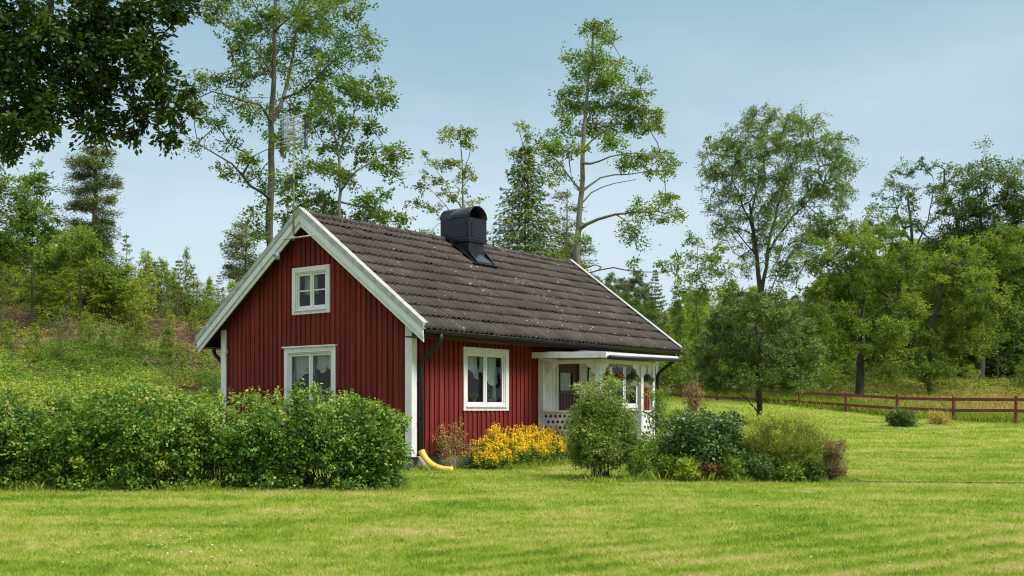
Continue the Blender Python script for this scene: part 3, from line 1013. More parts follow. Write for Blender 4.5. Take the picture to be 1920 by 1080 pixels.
for uu in (cu0 - .055, cu1 + .03):
    mb.hexa([(uu, f0, rz(f0, .08)), (uu + .025, f0, rz(f0, .08)), (uu + .025, cv0, rz(cv0, .08)), (uu, cv0, rz(cv0, .08)),
             (uu, f0, rz(f0, .11)), (uu + .025, f0, rz(f0, .11)), (uu + .025, cv0, rz(cv0, .22)), (uu, cv0, rz(cv0, .22))])
mb.build('flashing', M['chimney'], ch)

# ---- door with its white wall panels
mb = MB()
for a0, a1 in ((4.14, 4.87), (5.77, 6.62)):
    PF.box(mb, a0, a1, .36, 2.50, .028, .046)
    x = a0 + .13
    while x < a1 - .04:
        PF.box(mb, x, x + .012, .36, 2.50, .047, .052)
        x += .13
PF.box(mb, 4.87, 5.77, 2.36, 2.50, .028, .046)
PF.box(mb, 4.80, 4.865, .42, 2.42, .053, .075)
PF.box(mb, 5.775, 5.84, .42, 2.42, .053, .075)
mb.build('porch_wall', M['porch_white'], house)
mb = MB()
PF.box(mb, 4.875, 5.765, .43, 1.62, -.05, -.01)
PF.box(mb, 4.875, 5.765, 2.10, 2.355, -.05, -.01)
PF.box(mb, 4.875, 5.02, 1.62, 2.10, -.05, -.01)
PF.box(mb, 5.60, 5.765, 1.62, 2.10, -.05, -.01)
x = 4.93
while x < 5.74:
    PF.box(mb, x, x + .035, .46, 1.58, -.009, .006)
    x += .062
door = mb.build('door', M['door'], house)
mb = MB()
for a0, a1, z0, z1 in ((5.02, 5.60, 1.62, 1.65), (5.02, 5.60, 2.07, 2.10), (5.02, 5.05, 1.65, 2.07), (5.57, 5.60, 1.65, 2.07)):
    PF.box(mb, a0, a1, z0, z1, -.045, .002)
mb.build('door_frame', M['door'], door)
mb = MB()
P = PF.p
mb.add([P(5.05, 1.65, -.03), P(5.57, 1.65, -.03), P(5.57, 2.07, -.03), P(5.05, 2.07, -.03)], [(0, 1, 2, 3)])
mb.build('pane', M['glass'], door)
curtain(PF, door, 5.05, 5.57, 2.08, lambda t: 1.64, -.07, 'curtain', .012, 80)
mb = MB()
mb.tube([P(5.69, 1.38, .0), P(5.69, 1.38, .06), P(5.60, 1.38, .06)], .011, 8)
PF.box(mb, 5.67, 5.71, 1.28, 1.44, -.005, .008)
mb.build('handle', M['iron'], door)

# ---- porch
PU0, PU1, PD = 4.16, 6.50, 1.67
RD = 1.97
mb = MB()
mb.box(PU0, PU1, -PD, -.05, .10, .375)
mb.box(PU0 - .03, PU1 + .03, -PD - .03, -.03, .377, .41)
pf = mb.build('porch_floor', M['porch_white'], house)
# roof: low slope in felt with white fascias
mb = MB()
ru0, ru1 = 3.90, 6.98
mb.hexa([(ru0, -RD, 2.30), (ru1, -RD, 2.35), (ru1, -.03, 2.36), (ru0, -.03, 2.36),
         (ru0 + .02, -RD + .02, 2.432), (ru1 - .02, -RD + .02, 2.452), (ru1 - .02, -.4, 2.50), (ru0 + .02, -.4, 2.50)])
pr_ = mb.build('porch_roof', M['felt'], house)
mb = MB()
mb.hexa([(ru0 + .9, -RD + .1, 2.44), (ru1 - .1, -RD + .1, 2.46), (ru1 - .1, -.56, 2.47), (ru0 + .35, -.56, 2.47),
         (ru0 + 1.25, -1.2, 2.52), (ru1 - .5, -1.2, 2.52), (ru1 - .5, -.56, 2.56), (ru0 + 1.2, -.56, 2.56)])
mb.build('felt_ridge', M['felt'], pr_)
mb = MB()
mb.hexa([(ru0 - .03, -RD - .03, 2.31), (ru0, -RD - .03, 2.31), (ru0, -.04, 2.35), (ru0 - .03, -.04, 2.35),
         (ru0 - .03, -RD - .03, 2.425), (ru0, -RD - .03, 2.425), (ru0, -.04, 2.485), (ru0 - .03, -.04, 2.485)])
mb.hexa([(ru0, -RD - .03, 2.34), (ru1, -RD - .03, 2.385), (ru1, -RD, 2.385), (ru0, -RD, 2.34),
         (ru0, -RD - .03, 2.425), (ru1, -RD - .03, 2.455), (ru1, -RD, 2.455), (ru0, -RD, 2.425)])
mb.hexa([(ru1, -RD - .03, 2.34), (ru1 + .03, -RD - .03, 2.34), (ru1 + .03, -.04, 2.36), (ru1, -.04, 2.36),
         (ru1, -RD - .03, 2.45), (ru1 + .03, -RD - .03, 2.45), (ru1 + .03, -.04, 2.49), (ru1, -.04, 2.49)])
mb.build('fascia_board', M['porch_white'], pr_, bevel=.003)
mb = MB()
mb.tube([(ru0 + .05, -RD - .075, 2.325), (ru1 + .05, -RD - .075, 2.365)], .042, 10)
mb.build('porch_gutter', M['gutter'], pr_, True)
# beam under the roof
mb = MB()
mb.box(PU0 - .02, PU1 + .02, -PD - .02, -PD + .09, 2.22, 2.299)
mb.box(PU0 - .02, PU0 + .07, -PD + .091, -.053, 2.22, 2.299)
mb.box(PU1 - .07, PU1 + .02, -PD + .091, -.053, 2.22, 2.299)
mb.build('porch_beam', M['porch_white'], house)
def bracket(mb, o, dx, dz=-.46):
    """fretwork bracket under the beam: stepped curls; o corner, dx direction along the beam"""
    prof = [(0, 0), (.30, 0), (.30, -.05), (.25, -.09), (.205, -.085), (.17, -.12), (.165, -.18), (.12, -.22), (.085, -.22), (.065, -.27), (.07, -.33), (.03, -.40), (0, -.46)]
    dx = Vector(dx)
    side = Vector((dx.y, -dx.x, 0)) * .028
    mb.prism([tuple(Vector(o) + dx * a + Vector((0, 0, b)) - side / 2) for a, b in prof], side)
for (u_, v_, arms) in ((PU0 + .05, -PD + .05, [(1, 0), (0, 1)]), (5.93, -PD + .05, [(-1, 0), (1, 0)]), (PU1 - .05, -PD + .05, [(-1, 0), (0, 1)]), (PU0 + .05, -.10, [(0, -1)]), (PU1 - .05, -.10, [(0, -1)])):
    mb = MB()
    mb.box(u_ - .05, u_ + .05, v_ - .05, v_ + .05, .41, 2.219)
    mb.box(u_ - .062, u_ + .062, v_ - .062, v_ + .062, .411, .56)
    mb.box(u_ - .060, u_ + .060, v_ - .060, v_ + .060, 1.17, 1.20)
    post = mb.build('porch_post', M['porch_white'], house, bevel=.006)
    mb = MB()
    for ax in arms:
        bracket(mb, (u_ + ax[0] * .051, v_ + ax[1] * .051, 2.218), (ax[0], ax[1], 0))
    mb.build('scroll_bracket', M['porch_white'], post)

def dark_flower(mb, pl_p, a, z, r=.045, rot=0.):
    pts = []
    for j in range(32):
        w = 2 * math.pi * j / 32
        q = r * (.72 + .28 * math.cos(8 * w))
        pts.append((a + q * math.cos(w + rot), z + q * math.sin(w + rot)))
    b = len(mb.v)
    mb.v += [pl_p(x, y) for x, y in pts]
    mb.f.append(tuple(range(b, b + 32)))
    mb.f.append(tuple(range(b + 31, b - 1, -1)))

def rail_panel(x0, x1, pf_, label):
    """boards with dark flower shapes drawn for the holes; pf_(a, z, d) gives the point"""
    mb = MB()
    n = max(1, round((x1 - x0) / .125)); wv = (x1 - x0) / n
    for i in range(n):
        a0, a1 = x0 + i * wv + .002, x0 + (i + 1) * wv - .002
        mb.hexa([pf_(a0, .36, -.01), pf_(a1, .36, -.01), pf_(a1, .36, .01), pf_(a0, .36, .01), pf_(a0, 1.15, -.01), pf_(a1, 1.15, -.01), pf_(a1, 1.15, .01), pf_(a0, 1.15, .01)])
    panel = mb.build('rail_panel', M['porch_white'], house)
    panel['label'] = label
    for z0, z1, d, nm in ((1.15, 1.19, .045, 'top_rail'), (.41, .46, .03, 'bottom_rail')):
        mb = MB()
        mb.hexa([pf_(x0, z0, -d), pf_(x1, z0, -d), pf_(x1, z0, d), pf_(x0, z0, d), pf_(x0, z1, -d), pf_(x1, z1, -d), pf_(x1, z1, d), pf_(x0, z1, d)])
        mb.build(nm, M['porch_white'], panel)
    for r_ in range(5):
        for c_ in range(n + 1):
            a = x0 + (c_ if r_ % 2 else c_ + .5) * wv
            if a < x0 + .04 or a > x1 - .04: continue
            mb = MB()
            dark_flower(mb, lambda a_, z_: pf_(a_, z_, .0125), a, .56 + r_ * .125, .050, .2 * r_)
            mb.build('cutout_shade', M['dark'], panel)  # solid dark shape, painted where an open cutout would show shade
rail_panel(-PD + .11, -.16, lambda a, z, d: (PU0 + .02 - d, a, z), 'porch side panel with flower cutouts facing the yellow flowers')
rail_panel(-PD + .11, -.16, lambda a, z, d: (PU1 - .02 + d, a, z), 'porch side panel with flower cutouts on the far side')
rail_panel(5.99, PU1 - .11, lambda a, z, d: (a, -PD + .02 - d, z), 'narrow porch panel with flower cutouts beside the steps')

# steps and iron hand rails
mb = MB()
for i in range(2):
    mb.box(4.36, 5.84, -PD - .05 - .30 * (i + 1), -PD - .051 - .30 * i, -.1, .28 - .14 * i)
mb.build('steps', M['plinth'], house, bevel=.008)
for k_, u_ in enumerate((4.36, 5.90)):
    mb = MB()
    mb.tube([(u_, -PD - .02, 1.17), (u_, -PD - .10, 1.14), (u_, -PD - .98, .70), (u_, -PD - 1.02, .64)], .014, 8)
    mb.tube([(u_, -PD - .95, .705), (u_, -PD - .95, -.05)], .013, 8)
    mb.tube([(u_, -PD - .45, .955), (u_, -PD - .45, .15)], .010, 8)
    mb.build('hand_rail', M['iron'], house, True)

# gable lamp
mb = MB()
c_ = (-.02, 3.62, 4.42)
lampc = Vector((-OG - .05, 3.62, 4.48))
mb.lathe(tuple(lampc + Vector((0, 0, -.02))), [(.035, 0), (.05, .02), (.05, .07), (.03, .085)], 12)
mb.tube([lampc + Vector((.02, -.02, .0)), lampc + Vector((-.03, -.13, -.02))], .015, 8)
mb.tube([lampc + Vector((-.03, -.13, .05)), lampc + Vector((-.045, -.15, -.10))], [.035, .058], 12)
mb.build('floodlight', M['lamp'], house, True)
mb = MB()
PG.box(mb, HW - .20, HW - .15, 2.48, 2.56, .03, .09)
mb.build('wall_sensor', M['white'], house)
mb = MB()
PF.box(mb, 6.10, 6.125, 1.75, 2.20, .056, .08)
mb.lathe(PF.p(6.11, 2.17, .11), [(.03, 0), (.045, .03), (.03, .08), (.01, .1)], 10)
mb.build('thermometer', M['dark'], house)

# ------------------------------------------------------------------ things on and by the house
# antenna
ant = empty('antenna', hp(-OG - .09, HW / 2 + .07, 4.95), TH, 'tall television antenna of rods and grids on the gable peak', 'antenna')
mb = MB()
mb.tube([(0, 0, -.22), (0, 0, 2.35)], .019, 10)
mb.build('mast', plain('greenish galvanised mast', (.34, .33, .16), .5, .4, .3), ant, True)
mb = MB()
mb.tube([(0, .30, -.165), (0, -.62, -.165)], .018, 8)
mb.tube([(-.02, 0, -.16), (.04, 0, -.16)], .03, 8)
mb.build('mast_bracket', M['trim_metal'], ant, True)
mb = MB()
mb.box(-.045, .045, .03, .11, 1.02, 1.10)
mb.box(-.04, .04, -.07, .03, 1.0, 1.05)
mb.build('junction_box', M['bin'], ant)
# two grid reflectors, a cross frame and butterfly rods
for yy in (.37, -.37):
    mb = MB()
    for k_ in range(7):
        xx = -.045 + .015 * k_
        mb.tube([(xx, yy, 1.62), (xx, yy + .004, 2.36)], .007 if k_ in (0, 3, 6) else .003, 5)
    for k_ in range(14):
        zz = 1.66 + .052 * k_
        mb.tube([(-.05, yy, zz), (.05, yy, zz)], .004, 5)
    mb.build('reflector_grid', M['iron'], ant)
mb = MB()
for zz in (1.80, 2.36):
    mb.tube([(0, -.37, zz), (0, .37, zz)], .013, 6)
for s_ in (1, -1):
    mb.tube([(0, 0, 1.80), (.0, .36 * s_, 1.78)], .010, 6)
rg = np.random.default_rng(2)
for k_ in range(8):
    zz = 1.80 + .075 * k_
    for s_ in (1, -1):
        a_ = .07 if k_ % 2 else -.07
        mb.tube([(0, 0, zz), (.03, .27 * s_, zz + a_)], .011, 5)
        mb.tube([(0, 0, zz), (-.25, .05 * s_, zz + a_ * .4)], .010, 5)
        mb.tube([(-.25, .16 * s_, zz), (-.25, -.02 * s_, zz + .02)], .009, 5)
mb.tube([(-.25, 0, 1.78), (-.25, 0, 2.38)], .008, 6)
mb.tube([(0, 0, 1.78), (0, 0, 2.40)], .012, 6)
mb.build('rods', M['alu'], ant)
mb = MB()
mb.tube([(.02, .03, 1.0), (.05, .05, .6), (.03, .05, .3), (.06, .12, .1), (.09, .12, -.02)], .005, 5)
mb.build('cable', M['iron'], ant)

# yellow pipe at the foot of the drainpipe
mb = MB()
p0, p1, p2 = Vector(hp(.16, -.11, .40)), Vector(hp(.16, -.30, .02)), Vector(hp(.30, -.78, .045))
pts = []; rs = []
for i in range(41):
    t = i / 40
    pts.append(p0 * (1 - t) ** 2 + p1 * 2 * t * (1 - t) + p2 * t * t)
    rs.append(.066 + .0045 * math.cos(i * math.pi))
mb.tube(pts, rs, 14)
tag(mb.build('drain_hose', M['yellowpipe'], None, True), 'yellow bent plastic pipe under the black drainpipe at the house corner', 'pipe')
mb = MB()
q0, q1 = Vector(hp(-.02, -.16, .30)), Vector(hp(.06, -.42, -.02))
mb.prism([tuple(q0), tuple(q0 + Vector((.05, .0, 0))), tuple(q1 + Vector((.05, 0, 0))), tuple(q1)], (0.01, .05, 0))
tag(mb.build('board', M['log'], None), 'short grey board leaning beside the yellow pipe', 'board')

# bin beside the porch steps
bx = empty('bin', hp(5.35, -PD - .0 + .35, .41), TH, 'dark grey plastic bin standing inside the porch beside the steps', 'bin')
mb = MB()
mb.hexa([(-.17, -.17, 0), (.17, -.17, 0), (.17, .17, 0), (-.17, .17, 0), (-.22, -.22, .48), (.22, -.22, .48), (.22, .22, .48), (-.22, .22, .48)])
mb.build('body', M['bin'], bx, bevel=.01)
mb = MB()
mb.box(-.235, .235, -.235, .235, .482, .52)
mb.build('lid', M['bin'], bx, bevel=.008)

# red fence beyond the lawn
frng = np.random.default_rng(8)
fp = [9.57 - 2.7 * k for k in (5, 4, 3, 2, 1)] + [9.57 + i * 1.605 for i in range(0, 16)]
fence = empty('fence', (fp[0], float(fence_y(fp[0])), float(ground(fp[0], fence_y(fp[0])))), 0, 'long red two-rail wooden fence across the far side of the lawn', 'fence')
def flc(x, y, z): return (x - fence.location.x, y - fence.location.y, z - fence.location.z)
fd = Vector((8.03, -12, 0)).normalized(); fn = Vector((-fd.y, fd.x, 0))
tops = []
for i, x in enumerate(fp):
    y = float(fence_y(x)); g = float(ground(x, y))
    if i >= 5:
        g = float(np.interp((x / y), [.08, .152, .352, .42], [CAMZ - (753 - YH) / F * 62, CAMZ - (755 - YH) / F * 62, CAMZ - (783 - YH) / F * 50, .75]))
        g = min(g, float(ground(x, y)) + .12)
    h = 1.02 + frng.uniform(-.03, .04)
    mb = MB()
    a = Vector(flc(x, y, g))
    def ob(c0, c1, hw, hd, mb=mb):
        pass
    P8 = []
    for z in (-.25, h):
        for sx, sy in ((-1, -1), (1, -1), (1, 1), (-1, 1)):
            P8.append(tuple(a + fd * (.055 * sx) + fn * (.055 * sy) + Vector((frng.uniform(-.01, .01), 0, z))))
    mb.hexa(P8)
    mb.build('post', M['fence'], fence, bevel=.008)
    tops.append(a)
for lvl in (.88, .42):
    for i in range(len(tops) - 1):
        a, b = tops[i] + Vector((0, 0, lvl + frng.uniform(-.015, .015))), tops[i + 1] + Vector((0, 0, lvl + frng.uniform(-.015, .015)))
        off = fn * -.075
        mb = MB()
        t = fn * .018
        u_ = Vector((0, 0, .065))
        e = fd * .004
        mb.hexa([tuple(q) for q in (a + off - t - u_ + e, b + off - t - u_ - e, b + off + t - u_ - e, a + off + t - u_ + e, a + off - t + u_ + e, b + off - t + u_ - e, b + off + t + u_ - e, a + off + t + u_ + e)])
        mb.build('rail', M['fence'], fence)

# ------------------------------------------------------------------ vegetation machinery
def unit(v):
    return v / np.maximum(np.linalg.norm(v, axis=-1, keepdims=True), 1e-9)

def leaf_quads(rng, P, D, size, aspect, up=.5, droop=0.0):
    """one folded diamond per point; P positions, D long directions"""
    n = len(P)
    N = rng.normal(size=(n, 3)); N[:, 2] = np.abs(N[:, 2]) + up
    N = unit(N)
    D = unit(D + rng.normal(size=(n, 3)) * .35 - np.array([0, 0, droop]))
    Sd = unit(np.cross(D, N))
    N = np.cross(Sd, D)
    s = (size * rng.uniform(.65, 1.3, n))[:, None]
    base = P; tip = P + D * s
    mid = P + D * s * .45 + N * s * .06
    V = np.stack([base, mid + Sd * s * aspect * .5, tip, mid - Sd * s * aspect * .5], 1)
    Fq = np.arange(n * 4).reshape(n, 4)
    return V.reshape(-1, 3), Fq

def clump_leaves(rng, C, R, per, size, aspect=.55, twigs=6, flat=.75, up=.5, droop=.1, tw=None, spread=.16, tvar=.16):
    """leaves along short twigs round every clump centre"""
    n = len(C)
    R = np.broadcast_to(R, (n,)).astype(float)
    TD = rng.normal(size=(n, twigs, 3)); TD[..., 2] *= flat
    TD = unit(TD) * np.array([1, 1, flat])
    TL = rng.uniform(.55, 1.15, (n, twigs))
    k = rng.integers(0, twigs, (n, per))
    t = rng.uniform(.15, 1, (n, per)) ** .8
    ii = np.arange(n)[:, None]
    d = TD[ii, k]
    L = (TL[ii, k] * t)[..., None] * R[:, None, None]
    P = C[:, None, :] + d * L + rng.normal(size=(n, per, 3)) * (R[:, None, None] * spread)
    P[..., 2] -= (t ** 2) * R[:, None] * droop
    ct = np.clip(rng.normal(.5, tvar, n), 0, 1) if tw is None else tw
    tt = np.clip(ct[:, None] + rng.normal(0, .13, (n, per)), 0, 1)
    V, Fq = leaf_quads(rng, P.reshape(-1, 3), d.reshape(-1, 3), size, aspect, up, droop)
    return V, Fq, np.repeat(tt.ravel(), 4)

class Skel:
    def __init__(s):
        s.p = []; s.par = []; s.fix = []
    def add(s, p, par, r=None):
        s.p.append(np.asarray(p, float)); s.par.append(par); s.fix.append(r)
        return len(s.p) - 1
    def poly(s, pts, par, step, rng, wob=.04, r0=None, r1=None):
        pts = [np.asarray(p, float) for p in pts]
        if par is not None:
            prev = par
        else:
            prev = s.add(pts[0], -1, r0)
        # catmull-rom through the points
        n = len(pts)
        lens = [np.linalg.norm(pts[i + 1] - pts[i]) for i in range(n - 1)]
        tot = sum(lens); acc = 0
        for i in range(n - 1):
            a = pts[max(i - 1, 0)]; b = pts[i]; c = pts[i + 1]; d = pts[min(i + 2, n - 1)]
            m = max(1, int(lens[i] / step))
            for j in range(1, m + 1):
                t = j / m
                q = .5 * ((2 * b) + (-a + c) * t + (2 * a - 5 * b + 4 * c - d) * t * t + (-a + 3 * b - 3 * c + d) * t ** 3)
                q = q + rng.normal(size=3) * wob
                u = (acc + lens[i] * t) / tot
                r = None if r0 is None else r0 + (r1 - r0) * u
                prev = s.add(q, prev, r)
            acc += lens[i]
        return prev
    def nearest(s, q):
        A = np.array(s.p)
        return int(np.argmin(((A - q) ** 2).sum(1)))
    def grow(s, A, step, rng, pen=.8, curve=.45, wob=.03):
        if len(A) == 0: return
        cap = len(s.p) + int(len(A) * 40)
        buf = np.zeros((max(cap, 10), 3)); n = len(s.p)
        buf[:n] = np.array(s.p)
        d0 = np.min(np.linalg.norm(A[:, None, :] - buf[None, :n, :], axis=2), axis=1) if len(A) * n < 4e6 else A[:, 2]
        for a in A[np.argsort(d0)]:
            df = a - buf[:n]
            dist = np.sqrt((df ** 2).sum(1)) + pen * np.maximum(0, -df[:, 2])
            i = int(np.argmin(dist))
            b = s.p[i]; pr_i = s.par[i]
            dd = np.linalg.norm(a - b)
            tan = unit(b - s.p[pr_i]) if pr_i >= 0 else np.array([0, 0, 1.])
            ctrl = b + (tan * .7 + np.array([0, 0, .35])) * dd * curve
            m = max(1, int(round(dd / step)))
            prev = i
            for j in range(1, m + 1):
                t = j / m
                q = b * (1 - t) ** 2 + ctrl * 2 * t * (1 - t) + a * t * t
                if j < m: q = q + rng.normal(size=3) * wob
                prev = s.add(q, prev)
                if n < len(buf):
                    buf[n] = q; n += 1
    def mesh(s, base_r, tip_r, sides=6, power=.5, loc=(0, 0, 0)):
        P = np.array(s.p); par = np.array(s.par); n = len(P)
        cnt = np.zeros(n)
        kids = np.zeros(n, int)
        for i in range(n - 1, 0, -1):
            if kids[i] == 0: cnt[i] = 1
            if par[i] >= 0:
                cnt[par[i]] += cnt[i]; kids[par[i]] += 1
        root = max(cnt[0], 1)
        r = np.maximum(tip_r, base_r * (cnt / root) ** power)
        for i, f in enumerate(s.fix):
            if f is not None: r[i] = f
        e = np.where(par >= 0)[0]
        a, b = P[par[e]], P[e]
        ra, rb = np.minimum(r[par[e]], r[e] * 1.5 + .004), r[e]
        d = unit(b - a)
        ref = np.where(np.abs(d[:, 2:3]) < .9, np.array([[0, 0, 1.]]), np.array([[1., 0, 0]]))
        x = unit(np.cross(d, ref)); y = np.cross(d, x)
        b = b + d * (rb * .3)[:, None]
        w = np.arange(sides) * 2 * np.pi / sides
        ring = x[:, None, :] * np.cos(w)[None, :, None] + y[:, None, :] * np.sin(w)[None, :, None]
        V = np.concatenate([a[:, None] + ring * ra[:, None, None], b[:, None] + ring * rb[:, None, None]], 1)
        m = len(e)
        j = np.arange(sides); j2 = (j + 1) % sides
        q = np.stack([j, j2, j2 + sides, j + sides], 1)
        Fq = (q[None] + (np.arange(m) * 2 * sides)[:, None, None]).reshape(-1, 4)
        return V.reshape(-1, 3) - np.array(loc), Fq

def blob_points(rng, blobs, Y, dens, depth=.8, half=None):
    """clump centres inside the crown's lobes; every lobe is at its own depth"""
    xs = [b[0] for b in blobs]
    cx = (min(xs) + max(xs)) / 2; hw = (max(xs) - min(xs)) / 2 + 30
    out = []
    for bl in blobs:
        px, py, rx, ry = bl[:4]
        k = Y / F
        if len(bl) > 4:
            off = bl[4]
        else:
            room = math.sqrt(max(0.05, 1 - ((px - cx) / hw) ** 2)) * hw * k * depth
            off = rng.uniform(-1, 1) * room
        c = at(px, py, Y + off)
        RX, RY = rx * k, ry * k
        RD_ = (RX + RY) / 2
        n = max(2, int(round(dens * RX * RY * math.pi)))
        q = unit(rng.normal(size=(n, 3))) * (rng.uniform(0, 1, (n, 1)) ** .42)
        q *= np.where(rng.uniform(0, 1, (n, 1)) < .22, rng.uniform(1.1, 1.6, (n, 1)), 1)
        out.append(c + q * np.array([RX, RD_, RY]))
    return np.concatenate(out)

DM, PM, LM = 3.8, 2.5, 1.0
def tree(name, label, px, Y, trunk, blobs, mat, bark, r0, dens=1.6, clump=.42, per=60, leaf=.10, aspect=.6, limbs=(), seed=1, cat='tree', group=None,
         step=.45, depth=.8, tip=.010, flat=.75, twigs=8, droop=.1, root_r=None, r1=.05, power=.72, up=.5, spread=.16, parts=True, base=None, dead=(), tvar=.16):
    rng = np.random.default_rng(seed)
    dens, per, leaf, clump, r1 = dens * DM, int(per * PM), leaf * LM, clump * 1.12, min(r1, r0 * .25)
    loc = gx(px, Y) if base is None else base
    sk = Skel()
    tp = [np.array([loc[0], loc[1], loc[2] - .15])] + [at(q[0], q[1], Y + (q[2] if len(q) > 2 else 0)) for q in trunk]
    sk.poly(tp, None, step, rng, .015 * r0 / .15, r0, r1)
    for lb in limbs:
        pts = [at(q[0], q[1], Y + (q[2] if len(q) > 2 else 0)) for q in lb['p']]
        i = sk.nearest(pts[0])
        sk.poly([sk.p[i]] + pts[1:], i, step, rng, .03, lb.get('r', r0 * .4) * .72, lb.get('e', .015) * .7)
    C = blob_points(rng, blobs, Y, dens, depth)
    sk.grow(C, step, rng)
    root = empty(name, loc, 0, label, cat, group)
    V, Fq = sk.mesh(r0, tip, 7, power, loc)
    np_mesh('trunk', V, Fq, M[bark], root, smooth=True)
    R = clump * rng.uniform(.7, 1.3, len(C))
    V, Fq, T = clump_leaves(rng, C, R, per, leaf, aspect, twigs, flat, up, droop, None, spread, tvar)
    np_mesh('crown', V - np.array(loc), Fq, G[mat], root, T)
    return root

def spruce_mesh(rng, H, R, lev=.24, nb=7, leaf=.15, dens=1.0, sparse=0.0, droop=.35):
    V = []; D = []
    sk = Skel()
    i0 = sk.add((0, 0, -.2), -1, H * .014)
    prev = i0; nodes = []
    z = 0
    while z < H:
        z += .3
        prev = sk.add((rng.normal(0, .01), rng.normal(0, .01), z), prev, max(.008, H * .014 * (1 - z / H)))
        nodes.append((z, prev))
    z = H * .06
    while z < H - .05:
        f = 1 - z / H
        r = R * (f ** .8) * rng.uniform(.82, 1.12) + .04
        n = max(4, int(nb * (.6 + .4 * f)))
        a0 = rng.uniform(0, 6.28)
        for b in range(n):
            if rng.uniform() < sparse: continue
            a = a0 + b * 6.283 / n + rng.normal(0, .18)
            L = r * rng.uniform(.7, 1.15)
            out = np.array([math.cos(a), math.sin(a), 0.])
            sd = np.array([-out[1], out[0], 0])
            m = max(3, int(L / .12 * dens))
            t = (np.arange(m) + rng.uniform(0, 1, m)) / m
            zz = z + L * (.28 * t * f * .6 - droop * t * t * (0.4 + f) + .22 * t ** 3) + rng.normal(0, .02, m)
            P = out[None] * (L * t)[:, None]; P[:, 2] = zz
            node = nodes[min(range(len(nodes)), key=lambda q: abs(nodes[q][0] - z))][1]
            pv = node
            for q in (.33, .66, 1.0):
                pv = sk.add(out * (L * q) + np.array([0, 0, z + L * (.17 * q * f - droop * q * q * (0.4 + f) + .22 * q ** 3)]), pv)
            for s in (-1, 1):
                ll = (.45 * L * (1 - t) + .07) * rng.uniform(.5, 1.1, m)
                for frac in (.25, .6, .95):
                    Q = P + (sd * s)[None] * (ll * frac * .8)[:, None] + out[None] * (ll * frac * .5)[:, None]
                    Q[:, 2] -= ll * frac * .25
                    V.append(Q + rng.normal(0, .02, Q.shape)); D.append(np.tile(out * .6 + sd * s * .7 + np.array([0, 0, -.25]), (m, 1)))
            V.append(P); D.append(np.tile(out + np.array([0, 0, -.1]), (m, 1)))
        z += lev * (.55 + .6 * f) * rng.uniform(.8, 1.2)
    P = np.concatenate(V); Dd = np.concatenate(D)
    v, f = leaf_quads(rng, P, Dd, leaf, .34, .6, .15)
    tt = np.clip(rng.normal(.45, .2, len(P)) + .15 * np.sin(P[:, 2] * 9 + P[:, 0] * 5), 0, 1)
    tv, tf = sk.mesh(H * .014, .006, 5)
    return v, f, np.repeat(tt, 4), tv, tf

def spruce(name, label, px, Y, ytop, rpx, mat='spruce', seed=1, group=None, cat='tree', loc=None, **kw):
    rng = np.random.default_rng(seed)
    loc = gx(px, Y) if loc is None else loc
    H = CAMZ + (YH - ytop) / F * Y - loc[2]
    v, f, t, tv, tf = spruce_mesh(rng, H, rpx * Y / F, **kw)
    root = empty(name, loc, 0, label, cat, group)
    np_mesh('trunk', tv, tf, M['bark_pine'], root, smooth=True)
    np_mesh('crown', v, f, G[mat], root, t)
    return root

def stems_mesh(rng, pts, tops, r=.006, seg=5):
    V = []; Fq = []; b = 0
    for p, q in zip(pts, tops):
        mid = (p + q) / 2 + rng.normal(0, .06, 3) * np.array([1, 1, .2])
        ring = []
        for t in np.linspace(0, 1, seg):
            c = p * (1 - t) ** 2 + mid * 2 * t * (1 - t) + q * t * t
            rr = r * (1 - .6 * t)
            for j in range(3):
                w = 2.1 * j
                V.append((c[0] + rr * math.cos(w), c[1] + rr * math.sin(w), c[2]))
        for s in range(seg - 1):
            for j in range(3):
                Fq.append((b + s * 3 + j, b + s * 3 + (j + 1) % 3, b + (s + 1) * 3 + (j + 1) % 3, b + (s + 1) * 3 + j))
        b += seg * 3
    return np.array(V), np.array(Fq)

